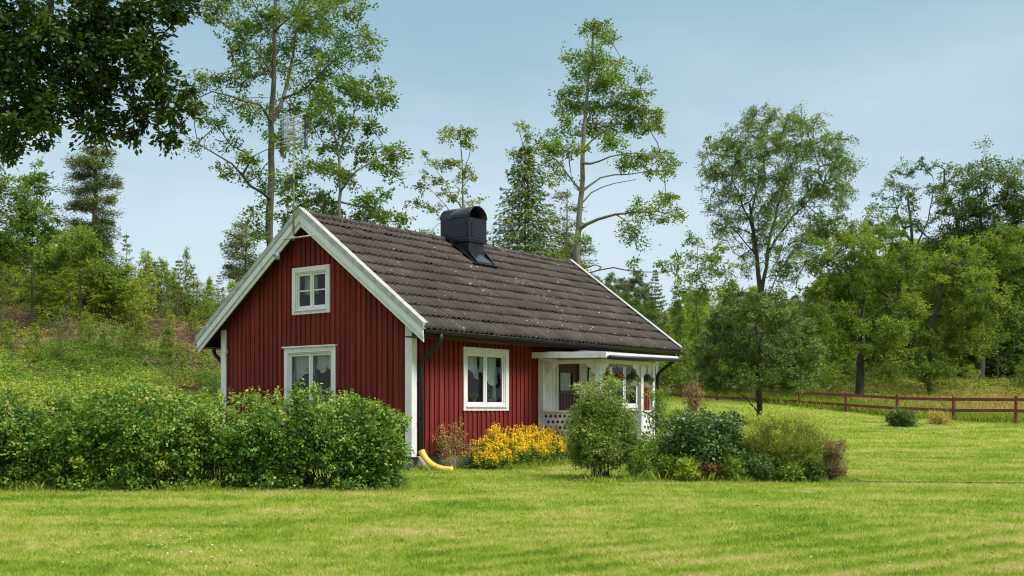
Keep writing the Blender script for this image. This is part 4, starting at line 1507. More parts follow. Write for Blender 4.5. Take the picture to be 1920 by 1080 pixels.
def bush(name, label, cx_, cy_, gz, rx, ry, h, mat, leaf=.05, n=260, clump=.14, per=90, aspect=.55, seed=1, cat='shrub', group=None, stem='bark', nst=40,
         lumps=6, shell=.35, twigs=7, tints=None, low=.05, up=.5, droop=.05, flat=.9, taper=.55, spikes=0, spread=.16):
    """lumpy shrub: clump centres through an uneven dome"""
    rng = np.random.default_rng(seed)
    loc = (cx_, cy_, gz)
    d = unit(rng.normal(size=(n, 3))); d[:, 2] = rng.uniform(-.55, 1, n)
    ph = rng.uniform(0, 6.28, 6)
    az = np.arctan2(d[:, 1], d[:, 0])
    bump = 1 + .13 * np.sin(3 * az + ph[0] + 2 * d[:, 2]) + .10 * np.sin(5 * az + ph[1] - 3 * d[:, 2]) + .07 * np.sin(lumps * d[:, 2] + ph[2] + 2 * az)
    q = rng.uniform(0, 1, n) ** shell * bump
    hor = np.sqrt(np.maximum(0, 1 - d[:, 2] ** 2))
    hor = hor * np.where(d[:, 2] < 0, 1 - taper * d[:, 2] ** 2, 1)
    C = np.stack([np.cos(az) * hor * q * rx, np.sin(az) * hor * q * ry, h * (.42 + .52 * d[:, 2] * q)], 1)
    C[:, 2] = np.maximum(C[:, 2], low)
    root = empty(name, loc, 0, label, cat, group)
    m = min(nst, n)
    sel = rng.choice(n, m, replace=False)
    base = np.stack([rng.normal(0, .18 * rx, m), rng.normal(0, .18 * ry, m), np.full(m, -.05)], 1)
    tops = C[sel]
    if spikes:
        k = min(spikes, m)
        tops[:k, 2] = h * rng.uniform(.98, 1.12, k)
        C = np.concatenate([C] + [tops[:k] * np.array([1, 1, f_]) for f_ in (1, .95)])
    V, Fq = stems_mesh(rng, base, tops, .009)
    np_mesh('stems', V, Fq, M[stem], root)
    V, Fq, T = clump_leaves(rng, C, clump * rng.uniform(.7, 1.3, len(C)), per, leaf, aspect, twigs, flat, up, droop, None, spread)
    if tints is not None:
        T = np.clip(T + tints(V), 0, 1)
    np_mesh('foliage', V, Fq, G[mat], root, T)
    return root

def blades(rng, P, hgt, wid, lean=.35, curl=.3):
    """upright tapering blades: one quad folded at the middle"""
    n = len(P)
    a = rng.uniform(0, 6.283, n)
    D = np.stack([np.cos(a), np.sin(a), np.zeros(n)], 1)
    Sd = np.stack([-np.sin(a), np.cos(a), np.zeros(n)], 1)
    b2 = rng.uniform(0, 6.283, n)
    Sd = np.stack([np.cos(b2), np.sin(b2), np.zeros(n)], 1)
    h = hgt * rng.uniform(.6, 1.3, n)
    l = (lean * rng.uniform(0, 1, n) * h)[:, None]
    w = (wid * rng.uniform(.7, 1.3, n))[:, None]
    up = np.array([0, 0, 1.])
    base = P - Sd * w * .5; base2 = P + Sd * w * .5
    mid = P + D * l * .4 + up * (h * .6)[:, None] + Sd * w * .45
    tip = P + D * l * 1.1 + up * h[:, None]
    V = np.stack([base, base2, mid, tip], 1)
    return V.reshape(-1, 3), np.arange(n * 4).reshape(n, 4)

# ------------------------------------------------------------------ hedge
def hedge():
    rng = np.random.default_rng(21)
    x0, x1 = -11.5, -1.72
    yc = 17.15
    loc = (x0 + (x1 - x0) / 2, yc, 0)
    root = empty('hedge', loc, 0, 'long leafy green hedge in front of the red gable', 'hedge')
    n = 3400
    X = rng.uniform(x0, x1, n)
    end = np.sqrt(np.clip((x1 - X) / 1.15, 0, 1)) ** .9
    a = rng.uniform(-.35, math.pi + .35, n)
    q = rng.uniform(0, 1, n) ** .28
    lump = 1 + .07 * np.sin(X * 2.1 + 1) + .08 * np.sin(X * 4.7 + a * 2) + .08 * np.sin(X * 7.9 - a * 3) + .05 * np.sin(X * 13 + a * 5)
    Hh = (1.37 + .05 * np.sin(X * 1.1 + 2) + .04 * np.sin(X * 3.1)) * (.70 + .30 * np.minimum(1, end * 1.1)) * lump
    Wd = .92 * (.35 + .65 * end) * lump
    ca, sa = np.cos(a), np.sin(a)
    ex = .62
    Yo = np.sign(ca) * np.abs(ca) ** ex * q * Wd
    Z = .14 + np.maximum(np.sign(sa) * np.abs(sa) ** ex * q * (Hh - .14), -.06)
    low = rng.uniform(0, 1, n) < .30
    Z[low] = rng.uniform(.12, .95, low.sum()) * (.5 + .5 * end[low]); Yo[low] = -Wd[low] * rng.uniform(.6, 1, low.sum()) * (.80 + .2 * Z[low])
    C = np.stack([X, yc + Yo, Z], 1)
    gap = (Z < .45) & (np.sin(X * 3.7) + np.sin(X * 8.3 + 1) > .3) & (rng.uniform(0, 1, n) < .8)
    X, Z, C = X[~gap], Z[~gap], C[~gap]; n = len(X)
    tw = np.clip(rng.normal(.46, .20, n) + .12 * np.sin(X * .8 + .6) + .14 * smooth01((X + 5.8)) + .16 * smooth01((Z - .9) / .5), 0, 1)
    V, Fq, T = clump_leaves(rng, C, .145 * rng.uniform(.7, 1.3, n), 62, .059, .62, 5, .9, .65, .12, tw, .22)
    # tall fresh shoots along the top
    m = 230
    Xs = rng.uniform(x0, x1 - .3, m)
    Ps = np.stack([Xs, yc + rng.uniform(-.7, .5, m), np.interp(Xs, np.sort(X), 1.36 + 0 * X)], 1)
    Ps[:, 2] = 1.30 - .35 * smooth01((Xs - x1 + 1.3) / 1.2)
    lv = []
    for p in Ps:
        hh = rng.uniform(.10, .26); k = 14
        t = np.linspace(0, 1, k)
        ln = rng.normal(0, .25, 2)
        lv.append(np.stack([p[0] + ln[0] * t * hh, p[1] + ln[1] * t * hh, p[2] + t * hh], 1))
    lv = np.concatenate(lv)
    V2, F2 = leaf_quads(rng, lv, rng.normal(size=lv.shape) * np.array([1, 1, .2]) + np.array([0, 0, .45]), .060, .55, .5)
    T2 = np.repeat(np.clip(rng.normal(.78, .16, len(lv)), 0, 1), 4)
    V = np.concatenate([V, V2]); Fq = np.concatenate([Fq, F2 + 4 * len(T) // 4]); T = np.concatenate([T, T2])
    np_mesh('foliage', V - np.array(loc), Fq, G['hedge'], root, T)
    k = 420
    bx_ = rng.uniform(x0 + .2, x1 - .25, k)
    e2 = np.sqrt(np.clip((x1 - bx_) / 1.15, 0, 1))
    base = np.stack([bx_, yc + rng.uniform(-.62, .5, k) * e2, np.full(k, -.05)], 1)
    top = base + np.stack([rng.normal(0, .2, k), rng.normal(-.08, .15, k), rng.uniform(.6, 1.2, k) * (.6 + .4 * e2)], 1)
    V, Fq = stems_mesh(rng, base, top, .014)
    np_mesh('stems', V - np.array(loc), Fq, M['bark'], root)
hedge()

# ------------------------------------------------------------------ garden shrubs
def pbush(name, label, px0, px1, pytop, pybase, Y, **kw):
    """a shrub from its extent in the photograph at distance Y"""
    k = Y / F
    c = at((px0 + px1) / 2, pybase, Y)
    g = float(ground(c[0], c[1]))
    top = at(0, pytop, Y)[2]
    rx = (px1 - px0) / 2 * k * .92
    return bush(name, label, c[0], Y, g, rx, kw.pop('ry', rx), top - g, **kw)

pbush('lilac_bush', 'round grey green bush in front of the porch beside the yellow flowers', 1056, 1192, 724, 897, 19.2, mat='lilac', leaf=.042, n=760, clump=.13, per=64, seed=31, low=.12, taper=.75, spikes=14, up=.8, ry=.62)
pbush('perennial', 'light green leafy perennial between the round bush and the porch steps', 1176, 1245, 818, 900, 19.0, mat='perennial', leaf=.07, n=130, clump=.15, per=40, aspect=.3, seed=32, cat='plant', taper=.1, low=.04, ry=.35)
pbush('perennial', 'low light green plant at the foot of the dark blue green bush', 1222, 1290, 850, 903, 18.7, mat='perennial', leaf=.06, n=90, clump=.13, per=40, aspect=.35, seed=33, cat='plant', taper=.1, low=.04, ry=.3)
pbush('rose_bush', 'dark blue green bush in the middle of the bed', 1232, 1402, 792, 903, 18.9, mat='bushdark', leaf=.060, n=520, clump=.16, per=46, seed=34, low=.06, taper=.3, aspect=.6, spikes=26, ry=.6)
pbush('barberry_bush', 'small purple red bush low in front of the dark bush', 1300, 1352, 862, 900, 18.3, mat='bushred', leaf=.045, n=50, clump=.10, per=46, seed=35, low=.04, taper=.2, ry=.25)
pbush('perennial', 'low dark leafy plant between the dark bush and the yellow green bush', 1370, 1432, 852, 905, 18.6, mat='bushdark', leaf=.065, n=120, clump=.14, per=40, aspect=.4, seed=36, cat='plant', taper=.1, low=.04, ry=.3)
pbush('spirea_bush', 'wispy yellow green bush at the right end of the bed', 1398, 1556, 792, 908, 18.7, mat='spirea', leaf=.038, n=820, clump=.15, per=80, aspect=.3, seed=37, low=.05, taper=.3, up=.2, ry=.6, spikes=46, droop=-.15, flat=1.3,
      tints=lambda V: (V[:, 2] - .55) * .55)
pbush('heather_bush', 'small brown pink shrub with thin bare stalks at the end of the bed', 1536, 1582, 838, 908, 18.5, mat='heather', leaf=.034, n=120, clump=.10, per=50, seed=38, low=.03, taper=.1, spikes=22, ry=.24, aspect=.3)
pbush('climbing_rose', 'thin light green climber reaching over the iron hand rail', 1210, 1262, 745, 850, 20.9, mat='perennial', leaf=.05, n=70, clump=.10, per=24, seed=39, low=.2, taper=.2, spikes=12, ry=.25, aspect=.5)
pbush('currant_bush', 'bright green bush behind the bed near the porch corner', 1240, 1308, 772, 830, 23.5, mat='fresh', leaf=.06, n=220, clump=.15, per=50, seed=40, low=.06, taper=.1, ry=.4)
pbush('juniper_bush', 'small round green bush in front of the red fence at the right', 1662, 1716, 768, 800, 43.0, mat='apple', leaf=.08, n=120, clump=.2, per=50, seed=41, low=.05, taper=.1, ry=.5)
pbush('dry_bush', 'tan dried grass bush beside the fence left of the round tree', 1284, 1316, 704, 768, 50.0, mat='frond', leaf=.15, n=60, clump=.34, per=34, aspect=.14, seed=42, low=.05, taper=.7, ry=.35, droop=.9)
pbush('dry_bush', 'small pale dry bush against the fence at the far right', 1738, 1782, 772, 796, 45.0, mat='drygrass', leaf=.12, n=50, clump=.2, per=40, aspect=.15, seed=43, low=.03, taper=.2, ry=.35)

for i, (p0_, p1_, yt, yb, Yb, mt, lf, asp, lb) in enumerate((
    (1180, 1226, 858, 902, 18.6, 'perennial', .05, .3, 'low feathery green plant at the right foot of the round porch bush'),
    (1268, 1318, 868, 905, 18.25, 'fresh', .045, .5, 'light green low plant just left of the purple red bush'),
    (1345, 1392, 866, 906, 18.3, 'perennial', .05, .45, 'mid green low plant just right of the purple red bush'),
    (1400, 1450, 868, 908, 18.25, 'bushdark', .055, .4, 'dark low plant at the left foot of the wispy yellow green bush'),
    (1452, 1500, 872, 910, 18.2, 'perennial', .05, .35, 'mid green low plant in front of the wispy yellow green bush'),
    (1500, 1545, 868, 910, 18.25, 'apple', .045, .5, 'dull green low plant between the wispy bush and the brown pink shrub'),
    (1228, 1272, 822, 875, 19.6, 'lilac', .045, .5, 'grey green bushy plant behind the low plants right of the steps'),
    (1372, 1412, 838, 885, 19.3, 'fresh', .05, .5, 'bright green plant behind the gap between the dark bush and the wispy bush'))):
    pbush('perennial', lb, p0_, p1_, yt, yb, Yb, mat=mt, leaf=lf, n=90, clump=.12, per=44, aspect=asp, seed=90 + i, cat='plant', taper=.1, low=.03, ry=.26, spikes=10)

# dead leaves and clippings under the hedge and in the bed
def litter():
    rng = np.random.default_rng(95)
    n = 6600
    x = np.where(rng.uniform(0, 1, n) < .6, rng.uniform(-11, -1.6, n), rng.uniform(1.0, 5.9, n))
    y = np.where(x < 0, 16.45 + rng.normal(0, .22, n), 18.35 + rng.normal(0, .22, n))
    k = rng.uniform(0, 1, n) < .22
    y = np.where(k, rng.uniform(7.4, 26, n), y); x = np.where(k, y * rng.uniform(-.45, .45, n), x)
    P = np.stack([x, y, ground(x, y) + rng.uniform(.005, .03, n) + .02 * k], 1)
    D = rng.normal(size=P.shape); D[:, 2] *= .15
    V, Fq = leaf_quads(rng, P, D, .034, .6, 2)
    tag(np_mesh('leaf_litter', V, Fq, G['litter'], None, np.repeat(rng.uniform(.4, 1, n), 4)), 'brown dead leaves scattered over the lawn and at the foot of the hedge and the bed', 'leaves', kind='stuff')
litter()

# drying rose against the red front wall
def rose():
    rng = np.random.default_rng(51)
    c = hp(.78, -.34, 0)
    root = empty('withered_rose', c, 0, 'half withered thin rose bush against the red front wall', 'shrub')
    k = 22
    base = np.stack([rng.normal(0, .05, k), rng.normal(0, .05, k), np.full(k, -.04)], 1)
    top = np.stack([rng.normal(0, .20, k), rng.normal(0, .10, k), rng.uniform(.45, 1.02, k)], 1)
    V, Fq = stems_mesh(rng, base, top, .008, 6)
    np_mesh('stems', V, Fq, M['log'], root)
    C = np.concatenate([top, base * .2 + top * .8, base * .35 + top * .65])
    V, Fq, T = clump_leaves(rng, C, .09, 26, .05, .5, 5, .9, .3, .5, None, .3)
    np_mesh('leaves', V, Fq, G['rose'], root, T)
rose()

# yellow loosestrife along the wall: leafy clumps with flower spires
def loosestrife():
    root_label = 'mass of bright yellow flowers along the red front wall'
    rng = np.random.default_rng(61)
    c0 = np.array(hp(2.6, -.85, 0))
    root = empty('yellow_flowers', tuple(c0), 0, root_label, 'flowers')
    n = 560
    px = rng.uniform(872, 1072, n)
    Y = rng.uniform(0, 1, n)
    # along the wall from u=1.5 to 4, v=-.35..-1.3
    u = 1.05 + 3.2 * rng.uniform(0, 1, n); v = -.42 - .85 * Y
    P = np.stack([HX + u * math.cos(TH) - v * math.sin(TH), HY + u * math.sin(TH) + v * math.cos(TH), np.zeros(n)], 1)
    edge = smooth01((u - .95) / .9) * .55 + .45
    hgt = (.82 - .40 * Y) * edge * rng.uniform(.75, 1.12, n)
    base = P.copy(); top = P + np.stack([rng.normal(0, .07, n), rng.normal(0, .07, n), hgt], 1)
    V, Fq = stems_mesh(rng, base - c0, top - c0, .005, 4)
    np_mesh('stems', V, Fq, M['bark_dark'], root)
    # leaves down the stems
    k = 34
    t = rng.uniform(.08, .86, (n, k))[..., None]
    Q = (base[:, None] * (1 - t) + top[:, None] * t + rng.normal(0, .035, (n, k, 3))).reshape(-1, 3)
    D = rng.normal(size=Q.shape); D[:, 2] = .1
    V, Fq = leaf_quads(rng, Q, D, .075, .32, .5)
    np_mesh('leaves', V - c0, Fq, G['perennial'], root, np.repeat(np.clip(rng.normal(.38, .2, len(Q)), 0, 1), 4))
    # spires of flowers
    has = rng.uniform(0, 1, n) < .60
    tp = top[has]; m = len(tp); k = 42
    ln = rng.uniform(.09, .20, m)
    t = rng.uniform(0, 1, (m, k))
    a = rng.uniform(0, 6.283, (m, k))
    r = (.038 * (1 - .55 * t))
    Q = tp[:, None] + np.stack([np.cos(a) * r, np.sin(a) * r, (t - .75) * ln[:, None]], 2)
    D = np.stack([np.cos(a), np.sin(a), .35 + 0 * a], 2)
    V, Fq = leaf_quads(rng, Q.reshape(-1, 3), D.reshape(-1, 3), .030, .9, .2)
    np_mesh('blossoms', V - c0, Fq, G['yellow'], root, np.repeat(np.clip(rng.normal(.5, .22, m * k), 0, 1), 4))
loosestrife()

# hanging and standing flower pots of the porch
def hanging(loc, label, flowers='pink', leaf='bushdark', basket=True):
    rng = np.random.default_rng(int(abs(loc[0]) * 1000))
    root = empty('hanging_pot', loc, 0, label, 'flower pot')
    mb = MB()
    mb.lathe((0, 0, -.12), [(.085, 0), (.115, .15), (.12, .15), (.10, .145)], 14)
    mb.build('pot', M['pot'], root, True)
    mb = MB()
    for w in (0, 2.1, 4.2):
        mb.tube([(.115 * math.cos(w), .115 * math.sin(w), .03), (0, 0, .36)], .003, 4)
    mb.build('wire', M['iron'], root)
    C = unit(rng.normal(size=(26, 3))) * np.array([.12, .12, .08]) + np.array([0, 0, .07])
    V, Fq, T = clump_leaves(rng, C, .06, 22, .05, .6, 5, 1, .4, .3)
    np_mesh('plant', V, Fq, G[leaf], root, T)
    if flowers:
        C = unit(rng.normal(size=(22, 3))) * np.array([.15, .15, .11]) + np.array([0, 0, .09])
        V, Fq, T = clump_leaves(rng, C, .02, 9, .035, .9, 5, 1, .2, 0)
        np_mesh('blossoms', V, Fq, G[flowers], root, T)
hanging(hp(4.82, -PD - .0, 1.84), 'hanging white pot with red and pink flowers in the left porch opening')
hanging(hp(6.20, -PD + .05, 1.84), 'hanging white pot with dark leaves in the narrow right porch opening', None)
hanging(hp(5.66, -PD + .06, 1.86), 'small hanging pot beside the middle porch post', None, 'apple')
for i, (a, lb) in enumerate(((1.80, 'white pot with a green herb, leftmost on the front window sill'), (2.03, 'white pot with a green herb, second from the left on the front window sill'), (2.56, 'white pot with a green herb behind the right pane of the front window'))):
    c = PF.p(a, 1.335, -.115)
    w = hp(*c)
    root = empty('sill_pot', w, 0, lb, 'flower pot', 'herb pots on the front window sill')
    mb = MB(); mb.lathe((0, 0, 0), [(.045, 0), (.058, .10), (.060, .10), (.05, .09)], 12); mb.build('pot', M['pot'], root, True)
    rng = np.random.default_rng(70 + i)
    C = unit(rng.normal(size=(14, 3))) * np.array([.05, .04, .05]) + np.array([0, 0, .16])
    V, Fq, T = clump_leaves(rng, C, .04, 16, .035, .6, 5, 1, .4, .1)
    np_mesh('plant', V, Fq, G['fresh'], root, T)
c = hp(*PF.p(8.05, 1.33, -.115))
root = empty('sill_plant', c, 0, 'small dark potted plant in the green curtained window', 'flower pot')
mb = MB(); mb.lathe((0, 0, 0), [(.045, 0), (.058, .10), (.060, .10), (.05, .09)], 12); mb.build('pot', M['pot'], root, True)
rng = np.random.default_rng(77)
V, Fq, T = clump_leaves(rng, unit(rng.normal(size=(12, 3))) * .06 + np.array([0, 0, .2]), .05, 14, .05, .6, 5, 1, .4, .1)
np_mesh('plant', V, Fq, G['bushdark'], root, T)

# ------------------------------------------------------------------ trees
tree('foreground_oak', 'dark oak hanging into the top left corner', -150, 15.5, [(-150, 500), (-140, 200), (-130, -60), (-120, -260)],
     [(180, 50, 80, 70), (250, 40, 70, 55), (325, 15, 32, 35), (200, 140, 70, 60), (275, 115, 60, 55), (175, 215, 45, 45), (290, 190, 45, 40), (235, 225, 40, 28), (318, 250, 22, 25), (328, 205, 22, 28),
      (185, 255, 25, 20), (60, 90, 120, 100), (70, 210, 80, 45), (-60, 80, 120, 110), (-180, 60, 130, 130), (-60, -120, 180, 90), (140, -90, 160, 70), (300, -70, 70, 45), (-220, -150, 150, 100), (20, 250, 70, 40), (345, 175, 10, 12)],
     'oak', 'bark_dark', .34, dens=8, clump=.23, per=36, leaf=.090, aspect=.55, seed=2, step=.3, depth=.22, droop=.3, twigs=6, r1=.08, up=.6,
     limbs=[{'p': [(-140, 200), (0, 80), (140, 60), (300, 60)], 'r': .09, 'e': .015}, {'p': [(-145, 300), (0, 210), (180, 170), (300, 200)], 'r': .07, 'e': .015}])

tree('oak_tree', 'tallest tree behind the left end of the roof, dark open crown', 507, 38, [(507, 440), (508, 350), (510, 230), (513, 120), (516, 0), (520, -90)],
     [(520, -20, 110, 45), (430, 10, 50, 30), (600, 0, 70, 50), (470, 45, 60, 40), (560, 45, 70, 45), (640, 40, 48, 40), (682, 78, 26, 22), (600, 95, 55, 32), (425, 35, 40, 22), (445, 110, 40, 24), (395, 150, 38, 22),
      (356, 190, 24, 26), (465, 150, 45, 26), (515, 110, 50, 34), (560, 145, 55, 30), (635, 130, 45, 30), (688, 100, 22, 20), (430, 190, 40, 18), (475, 215, 34, 20), (395, 228, 28, 16), (366, 262, 20, 16), (530, 200, 40, 26),
      (600, 180, 40, 24), (455, 300, 34, 20), (470, 325, 34, 16), (420, 322, 20, 12), (510, 265, 26, 16), (545, 255, 30, 22), (435, 265, 16, 10), (540, 330, 22, 18), (500, 350, 22, 14), (560, 300, 22, 18), (480, 400, 24, 26), (500, 440, 24, 20)],
     'maple', 'bark', .20, dens=1.7, clump=.40, per=52, leaf=.098, seed=3, step=.45, depth=.75, r1=.04,
     limbs=[{'p': [(512, 232), (530, 185, 1), (548, 100, 2), (562, -20, 2.5)], 'r': .12, 'e': .03}, {'p': [(508, 222), (488, 200, -1), (455, 188, -1.5), (395, 170, -2), (356, 190, -2)], 'r': .08},
            {'p': [(512, 150), (486, 102, .5), (432, 52, 1), (400, 30, 1)], 'r': .07}, {'p': [(508, 375), (470, 350, -1), (432, 307, -1.5), (388, 284, -2), (340, 250, -2)], 'r': .075},
            {'p': [(535, 190, 1), (575, 165, 0), (628, 112, -1), (684, 84, -1)], 'r': .06}, {'p': [(512, 60), (560, 20, -1), (620, -30, -1)], 'r': .05}])

tree('aspen_tree', 'bushy tree behind the antenna and left half of the ridge, light trunk', 636, 34, [(636, 430), (637, 340), (634, 290), (622, 240), (610, 190)],
     [(590, 215, 42, 30), (640, 178, 50, 28), (690, 165, 40, 30), (718, 190, 22, 22), (640, 235, 42, 22), (690, 225, 34, 16), (690, 285, 36, 20), (745, 278, 32, 18), (718, 318, 36, 16), (600, 322, 38, 26), (655, 340, 36, 18),
      (700, 375, 38, 20), (738, 412, 30, 22), (680, 408, 46, 24), (600, 385, 44, 28), (560, 400, 34, 30), (636, 415, 44, 22), (560, 350, 26, 30), (612, 275, 30, 16), (575, 440, 30, 20), (545, 430, 25, 25)],
     'maple', 'bark_light', .11, dens=2.4, clump=.32, per=52, leaf=.10, seed=4, step=.4, depth=.7, r1=.03,
     limbs=[{'p': [(634, 290), (655, 240, .5), (680, 180, .5), (700, 150, .5)], 'r': .06}, {'p': [(637, 360), (670, 320, -1), (720, 290, -1), (760, 272, -1)], 'r': .05}, {'p': [(635, 300), (600, 260, 1), (575, 210, 1)], 'r': .045},
            {'p': [(637, 395), (680, 390, 0), (735, 405, 0)], 'r': .045}])

tree('young_maple', 'small sparse yellow green tree rising behind the chimney', 868, 48, [(868, 430), (867, 350), (865, 290), (860, 245)],
     [(866, 255, 34, 22), (848, 246, 18, 14), (886, 275, 16, 12), (815, 300, 28, 16), (868, 325, 28, 14), (812, 338, 28, 12), (842, 366, 34, 12), (882, 376, 16, 8), (795, 345, 14, 10), (775, 380, 10, 7), (850, 300, 20, 14), (820, 388, 14, 8), (795, 440, 18, 10), (850, 420, 22, 16)],
     'olive', 'bark_light', .085, dens=1.5, clump=.34, per=42, leaf=.11, seed=5, step=.45, depth=.7, r1=.02,
     limbs=[{'p': [(868, 400), (845, 360, .5), (815, 310, 1)], 'r': .05}, {'p': [(866, 330), (880, 290, 0), (885, 260, 0)], 'r': .035}, {'p': [(868, 420), (835, 385, -1), (800, 350, -1)], 'r': .04}])

spruce('spruce_tree', 'dark pointed spruce right of the chimney', 984, 38, 272, 185, seed=6, lev=.26, nb=10, leaf=.14, dens=1.3, droop=.42)
tree('birch_tree', 'slim sparse tree poking out above the pointed spruce', 990, 44, [(990, 420), (988, 330), (980, 270), (970, 235)],
     [(975, 238, 12, 12), (990, 255, 20, 12), (1003, 272, 16, 12), (970, 290, 14, 10), (1020, 290, 14, 10), (1025, 340, 12, 8)], 'tall', 'bark_light', .06, dens=1.6, clump=.3, per=36, leaf=.10, seed=7, r1=.015)

tree('tall_tree', 'tall open tree with a pale leaning trunk and long right limb', 1078, 40, [(1080, 500), (1085, 430), (1088, 360), (1093, 280), (1098, 200), (1106, 120), (1114, 45)],
     [(1113, 50, 20, 22), (1128, 78, 18, 16), (1078, 95, 24, 14), (1118, 110, 32, 18), (1150, 132, 28, 18), (1200, 143, 12, 12), (1125, 158, 50, 20), (1062, 172, 30, 12), (1075, 200, 34, 16), (1185, 178, 36, 14), (1130, 200, 42, 18),
      (1205, 208, 36, 14), (1058, 235, 28, 16), (1178, 232, 42, 16), (1118, 240, 34, 16), (1228, 228, 18, 16), (1040, 275, 26, 20), (1078, 278, 24, 14), (1150, 262, 34, 14), (1215, 248, 26, 9), (1212, 300, 42, 12), (1247, 297, 20, 18),
      (1170, 305, 32, 10), (1240, 324, 28, 9), (1048, 330, 20, 8), (1030, 305, 16, 10), (1200, 395, 42, 10), (1248, 378, 24, 12), (1268, 402, 16, 8), (1185, 428, 24, 12), (1230, 408, 34, 8), (1195, 448, 14, 9), (1100, 130, 20, 20), (1160, 205, 25, 10), (1095, 445, 14, 8)],
     'tall', 'bark_light', .185, dens=2.8, clump=.42, per=56, leaf=.10, seed=8, step=.42, depth=.55, r1=.03, flat=.6,
     limbs=[{'p': [(1086, 432), (1120, 410, -.5), (1155, 399, -1), (1195, 398, -1.4), (1262, 402, -1.5)], 'r': .095, 'e': .02}, {'p': [(1088, 352), (1125, 332, .5), (1178, 325, 1), (1240, 322, 1)], 'r': .06},
            {'p': [(1090, 385), (1110, 360, 0), (1150, 345, -.5), (1190, 335, -.8)], 'r': .035}, {'p': [(1091, 320), (1125, 300, -1), (1170, 290, -1.5), (1240, 292, -1.5)], 'r': .06},
            {'p': [(1089, 350), (1062, 322, .5), (1030, 292, 1), (1000, 285, 1)], 'r': .06}, {'p': [(1095, 260), (1120, 190, .5), (1165, 160, 1)], 'r': .05}, {'p': [(1094, 275), (1140, 240, -1), (1200, 205, -1)], 'r': .05},
            {'p': [(1087, 370), (1075, 350, -1), (1074, 330, -1)], 'r': .035}, {'p': [(1155, 399, -1), (1175, 415, -1), (1195, 440, -1)], 'r': .03}])

tree('willow_tree', 'tall round airy tree right of the house, sky showing through', 1424, 60, [(1424, 620), (1424, 540), (1418, 480), (1412, 430), (1405, 380)],
     [(1455, 240, 75, 36), (1400, 262, 52, 36), (1510, 262, 62, 38), (1370, 310, 46, 42), (1445, 305, 70, 50), (1520, 320, 60, 48), (1575, 310, 28, 32), (1345, 355, 30, 46), (1400, 370, 56, 48), (1470, 380, 62, 48), (1540, 372, 40, 36),
      (1350, 420, 26, 34), (1400, 430, 50, 36), (1475, 450, 50, 44), (1520, 430, 34, 32), (1560, 350, 30, 24), (1400, 480, 30, 24), (1590, 318, 14, 22), (1325, 320, 12, 18), (1470, 500, 36, 30), (1430, 215, 45, 20), (1500, 225, 35, 20), (1560, 278, 30, 26), (1352, 272, 28, 24), (1585, 350, 20, 18), (1330, 300, 18, 20)],
     'willow', 'bark_dark', .25, dens=1.45, clump=.45, per=50, leaf=.13, aspect=.36, seed=9, step=.6, depth=.7, r1=.06, droop=.35, twigs=5, tip=.018,
     limbs=[{'p': [(1424, 560), (1436, 500, .5), (1446, 430, 1), (1470, 350, 1.5), (1500, 270, 1.5)], 'r': .17, 'e': .03}, {'p': [(1440, 480, .5), (1475, 420, 0), (1520, 370, -1), (1560, 330, -1)], 'r': .10},
            {'p': [(1415, 450), (1395, 390, -1), (1370, 330, -1.5)], 'r': .09}, {'p': [(1408, 400), (1425, 330, 1), (1440, 250, 1)], 'r': .09}, {'p': [(1422, 590), (1455, 520, 1), (1475, 470, 2)], 'r': .08},
            {'p': [(1418, 475), (1385, 440, -1), (1350, 400, -1)], 'r': .07}])

tree('apple_tree', 'small round tree with a short dark trunk on the lawn before the red fence', 1423, 44, [(1423, 740), (1422, 690), (1420, 640), (1416, 590)],
     [(1415, 575, 50, 28), (1370, 600, 45, 32), (1460, 600, 45, 32), (1415, 625, 60, 34), (1345, 640, 40, 34), (1490, 640, 40, 34), (1385, 665, 55, 30), (1450, 670, 55, 32), (1325, 680, 30, 24), (1505, 685, 32, 24),
      (1350, 712, 38, 20), (1480, 712, 40, 20), (1410, 712, 40, 18), (1310, 655, 20, 18), (1530, 665, 14, 20), (1520, 715, 22, 12), (1380, 560, 26, 18), (1440, 560, 26, 18), (1340, 720, 32, 10), (1462, 722, 34, 10)],
     'apple', 'bark_dark', .14, dens=4.6, clump=.29, per=46, leaf=.092, seed=10, step=.3, depth=.85, r1=.03, twigs=6,
     limbs=[{'p': [(1423, 772), (1405, 755, -.5), (1385, 735, -1), (1350, 728, -1)], 'r': .05}, {'p': [(1422, 720), (1440, 700, .5), (1465, 680, .5)], 'r': .06}, {'p': [(1421, 700), (1395, 670, .5), (1360, 650, 1)], 'r': .06}])

tree('lime_tree', 'broad olive green tree with a dark trunk beyond the fence', 1611, 57, [(1612, 700), (1616, 640), (1618, 590), (1625, 540)],
     [(1560, 440, 50, 34), (1610, 430, 40, 28), (1650, 450, 44, 34), (1540, 490, 44, 40), (1590, 485, 40, 34), (1655, 500, 46, 44), (1695, 500, 28, 38), (1550, 545, 44, 36), (1605, 540, 40, 32), (1670, 560, 50, 40), (1705, 570, 28, 40),
      (1545, 600, 40, 34), (1585, 600, 34, 30), (1660, 615, 44, 34), (1700, 630, 30, 34), (1560, 650, 40, 30), (1640, 655, 30, 26), (1530, 650, 26, 26), (1690, 670, 30, 20), (1620, 460, 30, 30)],
     'lime', 'bark_dark', .25, dens=1.0, clump=.50, per=74, leaf=.13, seed=11, step=.5, depth=.9, r1=.05,
     limbs=[{'p': [(1616, 640), (1590, 610, 0), (1560, 570, 0)], 'r': .10}, {'p': [(1617, 620), (1640, 590, 1), (1680, 560, 1)], 'r': .10}, {'p': [(1617, 615), (1603, 570, -.5), (1590, 520, -.5)], 'r': .07}])
